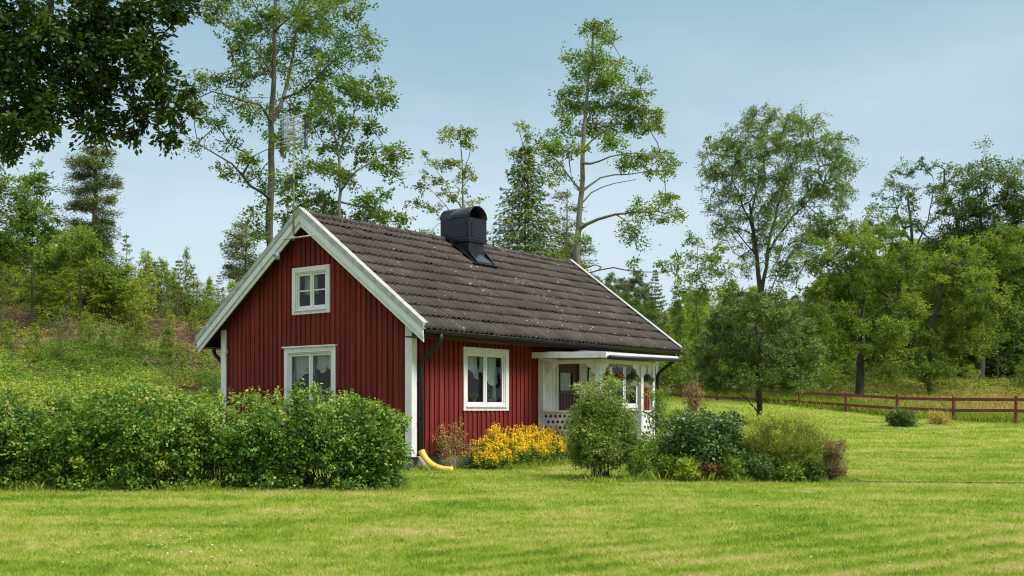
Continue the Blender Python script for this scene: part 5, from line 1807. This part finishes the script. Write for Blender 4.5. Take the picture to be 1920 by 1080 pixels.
tree('ash_tree', 'tall dark tree at the right edge behind the olive green tree', 1706, 72, [(1710, 640), (1712, 540), (1708, 440), (1702, 370)],
     [(1705, 322, 34, 20), (1745, 308, 26, 18), (1675, 350, 34, 22), (1650, 382, 26, 22), (1700, 380, 32, 24), (1745, 360, 34, 26), (1765, 330, 24, 26), (1730, 420, 36, 30), (1690, 430, 30, 26), (1755, 460, 34, 34), (1725, 500, 36, 34), (1630, 400, 16, 14), (1665, 405, 26, 18), (1640, 430, 20, 20)],
     'dark', 'bark_dark', .26, dens=.62, clump=.46, per=46, leaf=.13, seed=12, step=.6, depth=.8, r1=.06,
     limbs=[{'p': [(1710, 480), (1740, 410, 1), (1752, 340, 1)], 'r': .11}, {'p': [(1709, 460), (1685, 410, 0), (1672, 350, 0)], 'r': .09}])
tree('rowan_tree', 'leafy mid green tree with a thin dark trunk at the far right beyond the fence', 1742, 60, [(1742, 690), (1745, 620), (1760, 560), (1775, 500)],
     [(1760, 520, 40, 40), (1800, 500, 50, 50), (1745, 580, 36, 36), (1790, 590, 50, 44), (1735, 640, 34, 30), (1785, 660, 44, 34), (1840, 560, 50, 60), (1830, 640, 40, 40), (1720, 690, 26, 16), (1755, 700, 30, 16), (1880, 480, 50, 60)],
     'lime', 'bark_dark', .16, dens=1.3, clump=.5, per=66, leaf=.13, seed=13, step=.5, depth=.9)
tree('ash_tree', 'big dark tree past the right edge of the lawn', 1840, 70, [(1840, 600), (1840, 480), (1838, 380)],
     [(1840, 330, 50, 40), (1800, 380, 50, 40), (1880, 380, 50, 50), (1840, 440, 60, 40), (1900, 460, 50, 60), (1800, 430, 40, 40), (1930, 380, 40, 60)], 'dark', 'bark_dark', .26, dens=1.1, clump=.55, per=58, leaf=.14, seed=14, step=.6)

tree('sapling', 'light green airy sapling between the roof end and the round tree', 1305, 50, [(1305, 620), (1306, 540), (1307, 470), (1308, 450)],
     [(1305, 452, 22, 14), (1290, 480, 26, 12), (1322, 480, 24, 14), (1268, 498, 24, 8), (1330, 505, 26, 16), (1300, 515, 24, 14), (1280, 540, 22, 12), (1335, 545, 28, 18), (1350, 480, 16, 20), (1300, 560, 30, 16), (1370, 520, 20, 24)],
     'tall', 'bark', .04, dens=1.5, clump=.38, per=42, leaf=.12, seed=15, step=.45, depth=.7)
tree('sapling', 'bright yellow green sapling in front of the thicket, right of the roof end', 1306, 55, [(1306, 680), (1306, 600)],
     [(1308, 560, 16, 18), (1300, 585, 22, 18), (1318, 600, 20, 18), (1300, 620, 24, 20), (1322, 640, 18, 20)], 'fresh', 'bark_light', .05, dens=2.5, clump=.32, per=50, leaf=.11, seed=16)

# pines at the left
def pine(name, label, px, Y, blobs, seed, top, r0=.22, **kw):
    kw.setdefault('dens', 4.2)
    return tree(name, label, px, Y, [(px, 560), (px + 2, (560 + top) / 2), (px + 3, top)], blobs, 'pine', 'bark_pine', r0, clump=.42, per=80, leaf=.14, aspect=.26,
                seed=seed, depth=.8, flat=.35, up=.2, droop=-.1, spread=.22, twigs=7, **kw)
pine('pine_tree', 'tall pine with layered branches at the left edge of the photo', 176, 55,
     [(178, 285, 26, 7), (200, 292, 14, 5), (165, 300, 24, 8), (190, 312, 24, 6), (160, 330, 26, 9), (205, 340, 22, 6), (180, 348, 26, 8), (210, 352, 16, 5), (150, 360, 24, 9), (195, 375, 28, 7), (165, 395, 30, 9), (200, 400, 16, 6), (150, 420, 24, 10),
      (192, 432, 22, 7), (200, 445, 16, 7), (170, 455, 26, 10), (150, 480, 30, 12), (190, 490, 20, 10), (155, 310, 22, 9), (160, 440, 26, 10), (158, 380, 26, 10), (190, 418, 22, 7), (185, 470, 24, 9), (170, 505, 30, 12)], 71, 262)
pine('pine_tree', 'pale pine beside the left slope of the roof', 458, 50,
     [(458, 425, 12, 6), (448, 440, 16, 7), (470, 442, 16, 7), (440, 458, 18, 7), (465, 462, 22, 8), (435, 478, 16, 8), (460, 485, 26, 8), (480, 500, 20, 10), (440, 505, 22, 9), (462, 520, 26, 10), (425, 520, 12, 8)], 72, 415, .10, dens=3.4)
pine('pine_tree', 'thin pine between the pointed spruce and the tall leaning trunk', 1060, 50,
     [(1056, 372, 10, 6), (1064, 392, 14, 7), (1050, 410, 14, 7), (1066, 425, 16, 7), (1052, 445, 18, 8), (1072, 455, 16, 8), (1060, 475, 22, 8), (1085, 480, 16, 9), (1100, 470, 8, 6), (1095, 495, 14, 8)], 73, 355, .08, dens=3.0)
tree('lime_tree', 'bright leafy tree behind the ridge under the thin pine', 1030, 42, [(1030, 520), (1030, 480)], [(1010, 480, 30, 14), (1045, 480, 24, 14), (1035, 500, 40, 16), (985, 490, 20, 12)], 'fresh', 'bark', .08, dens=2, clump=.36, per=50, leaf=.11, seed=74)
for i, (px, Y, lb, bl, mt) in enumerate((
    (60, 52, 'leafy tree left of the tall layered pine', [(40, 380, 40, 40), (80, 420, 40, 40), (30, 460, 50, 40), (90, 490, 40, 30), (60, 330, 30, 30)], 'maple'),
    (150, 50, 'dense green tree below the tall layered pine at the left edge', [(150, 440, 22, 24), (172, 470, 26, 22), (150, 500, 30, 22), (185, 510, 26, 18), (205, 525, 18, 16), (130, 470, 26, 30)], 'lime'),
    (-60, 50, 'dark leafy tree past the left edge', [(-60, 300, 60, 60), (-30, 380, 60, 50), (-90, 420, 60, 50), (-40, 470, 60, 40)], 'dark'))):
    tree('hillside_tree', lb, px, Y, [(px, 560), (px, 440)], bl, mt, 'bark', .075, dens=2.1, clump=.4, per=56, leaf=.12, seed=80 + i)

# ------------------------------------------------------------------ thickets: prototypes and their copies
def copy_thing(root, loc, rz, sc, label=None, group=None):
    r = root.copy()
    COL.objects.link(r)
    r.location = loc
    r.rotation_euler = (0, 0, rz)
    r.scale = (sc[0], sc[0], sc[1])
    if label: r['label'] = label
    if group: r['group'] = group
    for ch in list(root.children):
        c = ch.copy()
        COL.objects.link(c)
        c.parent = r
    return r

def proto_broad(name, mat, bark, H, Wd, seed, n=120, clump=.42, per=46, leaf=.12, aspect=.55, low=.25, label='', group='', cat='tree', point=.5):
    rng = np.random.default_rng(seed)
    sk = Skel()
    sk.poly([(0, 0, -.3), (.03 * H * rng.normal(), .03 * H * rng.normal(), H * .45), (0, 0, H * .93)], None, H / 14, rng, .03, .012 * H, .006)
    z = rng.uniform(0, 1, n) ** .9
    prof = np.sin(np.clip(z * .92 + .08, 0, 1) ** point * math.pi) ** .6 * (1 - .25 * z)
    a = rng.uniform(0, 6.283, n); q = rng.uniform(0, 1, n) ** .5
    lump = 1 + .25 * np.sin(a * 3 + z * 7 + seed)
    C = np.stack([np.cos(a) * q * prof * lump * Wd / 2, np.sin(a) * q * prof * lump * Wd / 2, H * (low + (1 - low) * z)], 1)
    sk.grow(C, H / 16, rng)
    root = empty(name, (0, 0, 0), 0, label, cat, group)
    V, Fq = sk.mesh(.012 * H, .008, 5)
    np_mesh('trunk', V, Fq, M[bark], root, smooth=True)
    V, Fq, T = clump_leaves(rng, C, clump * rng.uniform(.7, 1.3, n), per, leaf, aspect, 6, .7, .5, .15)
    np_mesh('crown', V, Fq, G[mat], root, T)
    return root

def proto_spruce(name, H, R, seed, label, group, mat='spruce', **kw):
    rng = np.random.default_rng(seed)
    v, f, t, tv, tf = spruce_mesh(rng, H, R, **kw)
    root = empty(name, (0, 0, 0), 0, label, 'tree', group)
    np_mesh('trunk', tv, tf, M['bark_pine'], root, smooth=True)
    np_mesh('crown', v, f, G[mat], root, t)
    return root

class Kind:
    def __init__(s, root, label, group):
        s.root = root; s.used = False; s.label = label; s.group = group
    def place(s, px, Y, ytop, H, wf=1.0, rng=None, label=None):
        loc = gx(px, Y)
        if label is None:
            k = s.root.name.split('.')[0]
            label = {'sapling': lambda: left_label('fresh green sapling', px, Y), 'young_conifer': lambda: left_label('small young conifer', px, Y),
                     'forest_tree': lambda: right_label('leafy tree', px, Y), 'distant_conifer': lambda: right_label('pale distant conifer', px, Y),
                     'undergrowth_bush': lambda: right_label('low leafy bush', px, Y)}[k]()
        top = CAMZ + (YH - ytop) / F * Y
        h = max(1.0, top - loc[2])
        sc = (h / H * wf, h / H)
        rz = rng.uniform(0, 6.28)
        if not s.used:
            s.used = True
            r = s.root
            r.location = loc; r.rotation_euler = (0, 0, rz); r.scale = (sc[0], sc[0], sc[1])
            if label: r['label'] = label
            return r
        return copy_thing(s.root, loc, rz, sc, label or s.label, s.group)

LB = {
    'sapl': 'fresh green deciduous sapling in the thicket along the hill crest left of the house',
    'sapp': 'small young conifer in the thicket along the hill crest left of the house',
    'fr': 'deciduous tree in the green thicket behind the fence, right of the house',
    'fp': 'distant pale conifer on the skyline right of the roof end',
    'fb': 'leafy undergrowth bush at the foot of the thicket right of the house',
}
GR = {'sapl': 'young deciduous saplings on the hill crest', 'sapp': 'young conifers on the hill crest', 'fr': 'deciduous trees of the thicket beyond the fence',
      'fp': 'distant conifers on the skyline', 'fb': 'bushes at the foot of the thicket'}

def left_label(base, px, Y):
    where = 'past the left edge' if px < 148 else 'under the tall layered pine' if px < 232 else 'on the open middle of the crest' if px < 330 else 'beside the left roof slope' if px < 450 else 'behind the house'
    row = 'front' if Y < 62 else 'middle' if Y < 68 else 'rear'
    if Y < 58: where = where.replace('on the open middle of the crest', 'halfway along the slope').replace('behind the house', 'beside the roof'); row = 'lower'
    return f'{base} {where}, {row} row, left hill'

def right_label(base, px, Y):
    where = ('behind the ridge' if px < 1110 else 'just right of the roof end' if px < 1250 else 'behind the airy sapling' if px < 1350 else 'behind the small round tree' if px < 1500
             else 'behind the olive green tree' if px < 1680 else 'at the right edge' if px < 1790 else 'past the right edge')
    row = 'front' if Y < 79 else 'middle' if Y < 91 else 'rear'
    return f'{base} {where}, {row} row beyond the fence'

def kinds(make, key, n):
    return [Kind(make(i), LB[key], GR[key]) for i in range(n)]

K_sap = kinds(lambda i: proto_broad('sapling', 'fresh', 'bark', 4, 1.9, 100 + i, 80, .30, 46, .11, .5, .12, LB['sapl'], GR['sapl'], point=.8), 'sapl', 4)
K_con = kinds(lambda i: proto_spruce('young_conifer', 4, .85, 110 + i, LB['sapp'], GR['sapp'], 'pine' if i else 'spruce', lev=.34, nb=6, leaf=.14, sparse=.15, droop=-.1), 'sapp', 3)
K_for = kinds(lambda i: proto_broad('forest_tree', ('forest', 'maple', 'fresh', 'forest')[i], ('bark_dark', 'bark_light')[i % 2], 9, (5.0, 4.2, 4.8, 5.8)[i], 120 + i, 190, .60, 90, .15, .6, .10, LB['fr'], GR['fr'], point=.75), 'fr', 4)
K_far = kinds(lambda i: proto_spruce('distant_conifer', 9, 2.3, 130, LB['fp'], GR['fp'], 'pine', lev=.55, nb=8, leaf=.26, droop=.12, sparse=.2) if i == 0 else
              proto_broad('distant_conifer', 'pine', 'bark_pine', 9, 3.6, 130 + i, 90, .42, 120, .20, .3, .25, LB['fp'], GR['fp'], point=.9), 'fp', 3)
K_bus = kinds(lambda i: proto_broad('undergrowth_bush', 'forest', 'bark', 2.6, 3.0, 140 + i, 60, .36, 60, .12, .5, .06, LB['fb'], GR['fb'], cat='bush', point=.6), 'fb', 3)

rng = np.random.default_rng(200)
# crest of the left hill: y of the thicket's top along x
def ctop(px): return float(np.interp(px, [-300, -100, 0, 148, 210, 240, 290, 330, 400, 450, 520, 700], [330, 380, 430, 440, 490, 500, 482, 510, 520, 512, 500, 500]))
for px in np.arange(-330, 520, 13):
    for row in range(2):
        Y = 62 + 7 * row + rng.uniform(-3, 3)
        k = K_sap[rng.integers(4)] if rng.uniform() < .72 else K_con[rng.integers(3)]
        x = px + rng.uniform(-8, 8)
        k.place(x, Y, ctop(x) + rng.uniform(-4, 38), 4, rng.uniform(.8, 1.3), rng)
for (px, Y, yt, kk, wf) in ((237, 60, 440, K_con[0], .9), (335, 60, 484, K_con[1], 1.1), (350, 61, 470, K_sap[1], .55), (272, 58, 470, K_sap[2], .9), (290, 60, 488, K_con[2], 1.2), (362, 60, 500, K_con[0], 1.1), (178, 56, 480, K_sap[3], 1.2), (205, 55, 505, K_sap[0], 1.3), (312, 56, 520, K_con[1], 1.1)):
    kk.place(px, Y, yt, 4, wf, rng, 'thin pointed young conifer rising highest above the left hill crest' if px == 237 else ('slim dark leaved sapling standing out above the thicket left of the roof' if px == 350 else None))
for i in range(16):
    x = 60 + i * 13 + rng.uniform(-6, 6)
    K_sap[i % 4].place(x, 55.5 + rng.uniform(-2.5, 2), 505 + rng.uniform(-14, 26), 4, 1.35, rng)
# scattered saplings lower on the left slope
for i in range(24):
    px = rng.uniform(-100, 410); Y = rng.uniform(38, 57)
    g = gx(px, Y)
    k = K_sap[rng.integers(4)] if rng.uniform() < .7 else K_con[rng.integers(3)]
    k.place(px, Y, YH - (g[2] + rng.uniform(.7, 1.9) - CAMZ) / Y * F, 4, 1.1, rng)

# forest right of the house
def ftop(px): return float(np.interp(px, [1000, 1110, 1180, 1240, 1290, 1340, 1420, 1500, 1560, 1640, 1700, 1771, 2000], [500, 520, 545, 575, 560, 540, 540, 555, 520, 470, 460, 440, 420]))
for px in np.arange(1080, 2060, 26):
    for row, (Y0, dy) in enumerate(((74, 18), (84, 4), (98, 0))):
        x = px + rng.uniform(-14, 14)
        if row == 0 and x < 1250: continue
        K_for[rng.integers(4)].place(x, Y0 + rng.uniform(-3, 3), ftop(x) + dy + rng.uniform(-10, 34), 9, rng.uniform(.8, 1.2), rng)
for px in np.arange(560, 1090, 40):
    K_for[rng.integers(4)].place(px + rng.uniform(-12, 12), 60 + rng.uniform(-4, 6), 560 + rng.uniform(0, 30), 9, 1.1, rng)
for (px, Y, yt, wf) in ((1145, 92, 512, .9), (1165, 100, 520, .9), (1195, 96, 505, .95), (1228, 90, 505, .85), (1130, 105, 535, 1), (1212, 104, 530, 1), (1265, 105, 545, 1), (1470, 100, 545, 1.1), (1490, 108, 552, 1), (1120, 95, 520, .9), (1180, 110, 525, 1), (1285, 100, 550, 1)):
    K_far[rng.integers(3)].place(px, Y, yt, 9, wf, rng)
# added trees behind the viewer, never in view, to darken the pane reflections
for i in range(15):
    a = rad(195 + i * 12)
    r = copy_thing(K_for[i % 4].root, (0, 0, 0), i * 1.7, (1.5, 1.4), 'unseen leafy tree added behind the viewer to darken the window reflections', 'unseen trees added behind the viewer')
    r.location = (46 * math.cos(a), 46 * math.sin(a) + 2, -.4)
# low bushes at the foot of the forest and on the slope behind the house
for i in range(58):
    px = rng.uniform(1180, 1560) if i < 34 else rng.uniform(1560, 2000)
    Y = rng.uniform(64, 74)
    g = gx(px, Y)
    K_bus[rng.integers(3)].place(px, Y, YH - (g[2] + rng.uniform(1.2, 2.6) - CAMZ) / Y * F, 2.6, rng.uniform(.8, 1.2), rng)

# ------------------------------------------------------------------ ground cover
def inpoly_house(x, y, m=.12):
    c, s = math.cos(TH), math.sin(TH)
    u = (x - HX) * c + (y - HY) * s; v = -(x - HX) * s + (y - HY) * c
    return ((u > -m) & (u < HL + m) & (v > -m) & (v < HW + m)) | ((u > PU0 - m) & (u < PU1 + m) & (v > -PD - m) & (v < .1))

def lawn_grass():
    rng = np.random.default_rng(300)
    n = 1000000
    Y = np.exp(rng.uniform(math.log(7.0), math.log(64), n))
    X = Y * rng.uniform(-.60, .80, n)
    wild, dry = wildmask(X, Y)
    ch = 18.35 - (X - 5.6) * .21
    keep = (wild < .5) & ~((X > 5.5) & (np.abs(Y - ch) < .20)) & ~inpoly_house(X, Y) & ~((X < -2.0) & (np.abs(Y - 17.15) < .75))
    X, Y = X[keep], Y[keep]
    P = np.stack([X, Y, ground(X, Y) - .003], 1)
    far = np.clip(Y / 9, 1, 5)
    V, Fq = blades(rng, P, .032 * (1 + .18 * (far - 1)), .0042 * far, .9)
    T = np.repeat(rng.normal(0, .10, len(P)), 4)
    o = np_mesh('lawn_grass', V, Fq, M['blade'], None, T)
    tag(o, 'short mown yellow green grass covering the lawn', 'grass', kind='stuff')
lawn_grass()

def tufts(name, label, P, hgt, wid, per, spread, mat, seed, lean=.5, tmean=.5):
    rng = np.random.default_rng(seed)
    n = len(P)
    Q = np.repeat(P, per, 0) + np.concatenate([rng.normal(0, 1, (n * per, 2)) * np.repeat(np.broadcast_to(spread, (n,)), per)[:, None], np.zeros((n * per, 1))], 1)
    Q[:, 2] = ground(Q[:, 0], Q[:, 1]) - .01
    V, Fq = blades(rng, Q, np.repeat(np.broadcast_to(hgt, (n,)), per), np.repeat(np.broadcast_to(wid, (n,)), per), lean)
    T = np.repeat(np.clip(np.repeat(rng.normal(tmean, .15, n), per) + rng.normal(0, .12, n * per), 0, 1), 4)
    o = np_mesh(name, V, Fq, G[mat], None, T)
    tag(o, label, 'grass', kind='stuff')
    return o

# longer grass along the hedge, the bed, the plinth
rng = np.random.default_rng(301)
P = []
hx = []
for _ in range(1000):
    x = rng.uniform(-11, -1.7)
    if math.sin(x * 2.3) + math.sin(x * 5.1 + 1) + rng.normal(0, .6) < -.1: continue
    P.append((x, 16.33 + .10 * math.sin(x * 3.1) + rng.normal(0, .16) + .5 * max(0, x + 3.0) ** 2, 0))
for _ in range(260):
    x = rng.uniform(1.1, 5.6); P.append((x, 18.18 + .1 * math.sin(x * 3) + rng.normal(0, .12), 0))
for _ in range(500):
    u = rng.uniform(-.2, 4.1); P.append((*hp(u, -.30 + rng.normal(0, .12) - (u > 1.2) * 1.05, 0)[:2], 0))
P = np.array(P)
tufts('long_grass', 'longer uncut grass along the foot of the hedge, the flower bed and the house wall', P, rng.uniform(.03, .10, len(P)) + .08 * (rng.uniform(0, 1, len(P)) < .12), .006, 12, .07, 'wildgrass', 302, .7, .5)

# wild slope left: bracken, grass and brown brush
def wild_points(seed, n, xr, yr, want):
    rng = np.random.default_rng(seed)
    Y = rng.uniform(yr[0] ** .5, yr[1] ** .5, n) ** 2 if yr[0] > 0 else rng.uniform(*yr, n)
    X = Y * rng.uniform(xr[0], xr[1], n)
    w, d = wildmask(X, Y)
    k = want(w, d, rng.uniform(0, 1, n), X, Y) & ~inpoly_house(X, Y, .3)
    X, Y = X[k], Y[k]
    return np.stack([X, Y, ground(X, Y)], 1), rng
def cover(name, label, P, rng, R, per, leaf, aspect, mat, hz=.25, flat=.5, tfun=None, up=.8, droop=.3):
    C = P + np.stack([0 * P[:, 0], 0 * P[:, 0], rng.uniform(.05, 1, len(P)) * hz], 1)
    tw = np.clip(rng.normal(.45, .16, len(P)) + (0 if tfun is None else tfun(P)), 0, 1)
    V, Fq, T = clump_leaves(rng, C, R * rng.uniform(.6, 1.4, len(P)), per, leaf, aspect, 7, flat, up, droop, tw, .2)
    o = np_mesh(name, V, Fq, G[mat], None, T)
    tag(o, label, 'ground cover', kind='stuff')
P, rg = wild_points(310, 13000, (-.62, .06), (21, 46), lambda w, d, r, X, Y: (w > .35) & (r > d * .85))
cover('bracken', 'bright green bracken and weeds on the lower slope left of the house', P, rg, .34, 46, .105, .36, 'fern', .5, .5, lambda P: .18 * wobble(P[:, 0] * .7, P[:, 1] * .6))
P, rg = wild_points(311, 9000, (-.62, .06), (44, 72), lambda w, d, r, X, Y: (w > .35) & (r > d * .88))
cover('weeds', 'patchy green weeds and bracken on the upper part of the left slope', P, rg, .45, 40, .14, .34, 'fern', .45, .5, lambda P: .2 * wobble(P[:, 0] * .6, P[:, 1] * .5))
P, rg = wild_points(312, 9000, (-.62, .0), (34, 70), lambda w, d, r, X, Y: (w > .4) & (r < d * .75))
cover('brown_brush', 'brown dead brush and heather on the cleared slope left of the house', P, rg, .34, 30, .15, .20, 'drybrush', .28, .5, lambda P: .2 * wobble(P[:, 0], P[:, 1]))
P, rg = wild_points(313, 14000, (.08, .62), (58, 96), lambda w, d, r, X, Y: (w > .5) & (r > d * .75) & (Y > fence_y(X) + 2))
cover('weeds', 'green weeds on the rising ground beyond the fence', P, rg, .45, 22, .18, .36, 'fern', .55)
P, rg = wild_points(316, 2600, (-.1, .30), (60, 100), lambda w, d, r, X, Y: (w > .5))
cover('green_thicket', 'low bright green thicket on the slope behind the far end of the roof', P, rg, .8, 40, .20, .5, 'fresh', 2.2, .6)
P, rg = wild_points(314, 26000, (.1, .62), (46, 68), lambda w, d, r, X, Y: (w > .3) & (r > d * .9))
tufts('uncut_grass', 'uncut green grass behind the red fence', P[:9000], .34, .030, 9, .20, 'wildgrass', 315, .6, .5)
P, rg = wild_points(317, 26000, (.15, .62), (48, 76), lambda w, d, r, X, Y: (r < d))
tufts('dry_grass', 'tall dry tan grass between the fence and the forest', P[:9000], .40, .035, 8, .22, 'drygrass', 318, .6, .5)

# white clover and daisies in the left lawn
def daisies():
    rng = np.random.default_rng(320)
    n = 170
    cl = rng.uniform(0, 1, n) < .6
    px = np.where(cl, rng.normal(330, 75, n), rng.uniform(0, 1700, n)); py = np.where(cl, rng.normal(1030, 22, n), rng.uniform(935, 1078, n))
    Y = 1.25 * F / (py - YH)
    X = (px - CX) / F * Y
    P = np.stack([X, Y, ground(X, Y) + .035], 1)
    k = 8
    a = np.tile(np.arange(k) * 2 * np.pi / k, (n, 1))
    D = np.stack([np.cos(a), np.sin(a), 0 * a + .25], 2).reshape(-1, 3)
    V, Fq = leaf_quads(rng, np.repeat(P, k, 0), D, .009 * np.repeat(rng.uniform(.7, 1.3, n), k), .7, 2)
    o = np_mesh('clover_flowers', V, Fq, G['daisy'], None, np.repeat(rng.uniform(0, 1, n * k), 4))
    tag(o, 'tiny white clover flowers dotted over the lawn', 'flowers', kind='stuff')
daisies()

# dead branches on the slope
def dead_branch(name, label, a, b, r, seed, cat='branch'):
    rng = np.random.default_rng(seed)
    pa, pb = np.array(gx(*a)), np.array(gx(*b))
    pa[2] += .25; pb[2] += .35
    sk = Skel()
    sk.poly([pa, (pa + pb) / 2 + rng.normal(0, .15, 3), pb], None, .4, rng, .05, r, r * .35)
    n0 = len(sk.p)
    for k in range(7):
        i = int(rng.integers(n0 // 4, n0 - 1))
        d = unit(rng.normal(size=3) + np.array([0, 0, .9])) * rng.uniform(.4, 1.1)
        sk.poly([sk.p[i], sk.p[i] + d * .5, sk.p[i] + d], i, .25, rng, .03, r * .35, r * .12)
    V, Fq = sk.mesh(r, .01, 6)
    tag(np_mesh(name, V, Fq, M['log'], None, smooth=True), label, cat)
dead_branch('fallen_branch', 'bleached fallen branch lying on the brown slope at the left edge', (158, 46), (205, 43), .07, 401)
dead_branch('fallen_branch', 'long bleached fallen branch on the slope halfway to the house', (250, 42), (325, 37), .07, 402)
dead_branch('fallen_branch', 'pale forked fallen branch on the slope just left of the roof tip', (290, 40), (345, 40), .055, 403)
dead_branch('fallen_log', 'pale dead log lying in the dry grass left of the dark trunk beyond the fence', (1490, 61), (1560, 60), .10, 404, 'log')
dead_branch('dead_stem', 'thin bent dead stem standing in the dry grass beyond the fence', (1570, 62), (1578, 60), .05, 405)

# long bare branch over the far end of the roof
sk = Skel(); rg = np.random.default_rng(410)
base = gx(1090, 46)
pts = [at(1088, 500, 46), at(1120, 508, 46), at(1150, 502, 46.2), (at(1175, 503, 46.4)), at(1210, 510, 46.6), at(1262, 509, 47)]
tr = 'tree'
tree('leaning_tree', 'thin tree with one long bare branch reaching right past the roof end', 1088, 46, [(1088, 560), (1088, 500)],
     [(1262, 500, 18, 12), (1280, 520, 20, 10), (1245, 495, 10, 6), (1180, 492, 12, 6), (1090, 500, 16, 8)], 'tall', 'bark', .09, dens=1.5, clump=.3, per=34, leaf=.11, seed=411, r1=.06,
     limbs=[{'p': [(1088, 510), (1120, 508), (1150, 502), (1175, 503), (1210, 510), (1262, 509)], 'r': .05, 'e': .02}])

# narrow channel that edges the lawn at the right
mb = MB()
pa = [((x_, 18.35 - (x_ - 5.6) * .21, float(ground(x_, 18.35 - (x_ - 5.6) * .21))), .17) for x_ in (5.55, 6.2, 7, 8, 9.5)]
L1 = [(p[0], p[1] + w, p[2] + .006) for p, w in pa]; L2 = [(p[0], p[1] - w, p[2] + .006) for p, w in pa]
n = len(pa)
mb.add(L1 + L2, [(i, n + i, n + i + 1, i + 1) for i in range(n - 1)])
tag(mb.build('edging_channel', M['stone']), kind='structure')

mb = MB()
n = 40
ring = []
rg = np.random.default_rng(500)
for i in range(n):
    a = 2 * math.pi * i / n
    x = 3.45 + 2.55 * abs(math.cos(a)) ** .6 * math.copysign(1, math.cos(a)); y = 18.75 + .62 * abs(math.sin(a)) ** .6 * math.copysign(1, math.sin(a)) + rg.normal(0, .05)
    ring.append((x, y, float(ground(x, y)) + .006))
mb.add(ring, [tuple(range(n))])
tag(mb.build('flower_bed', M['stone']), kind='structure')
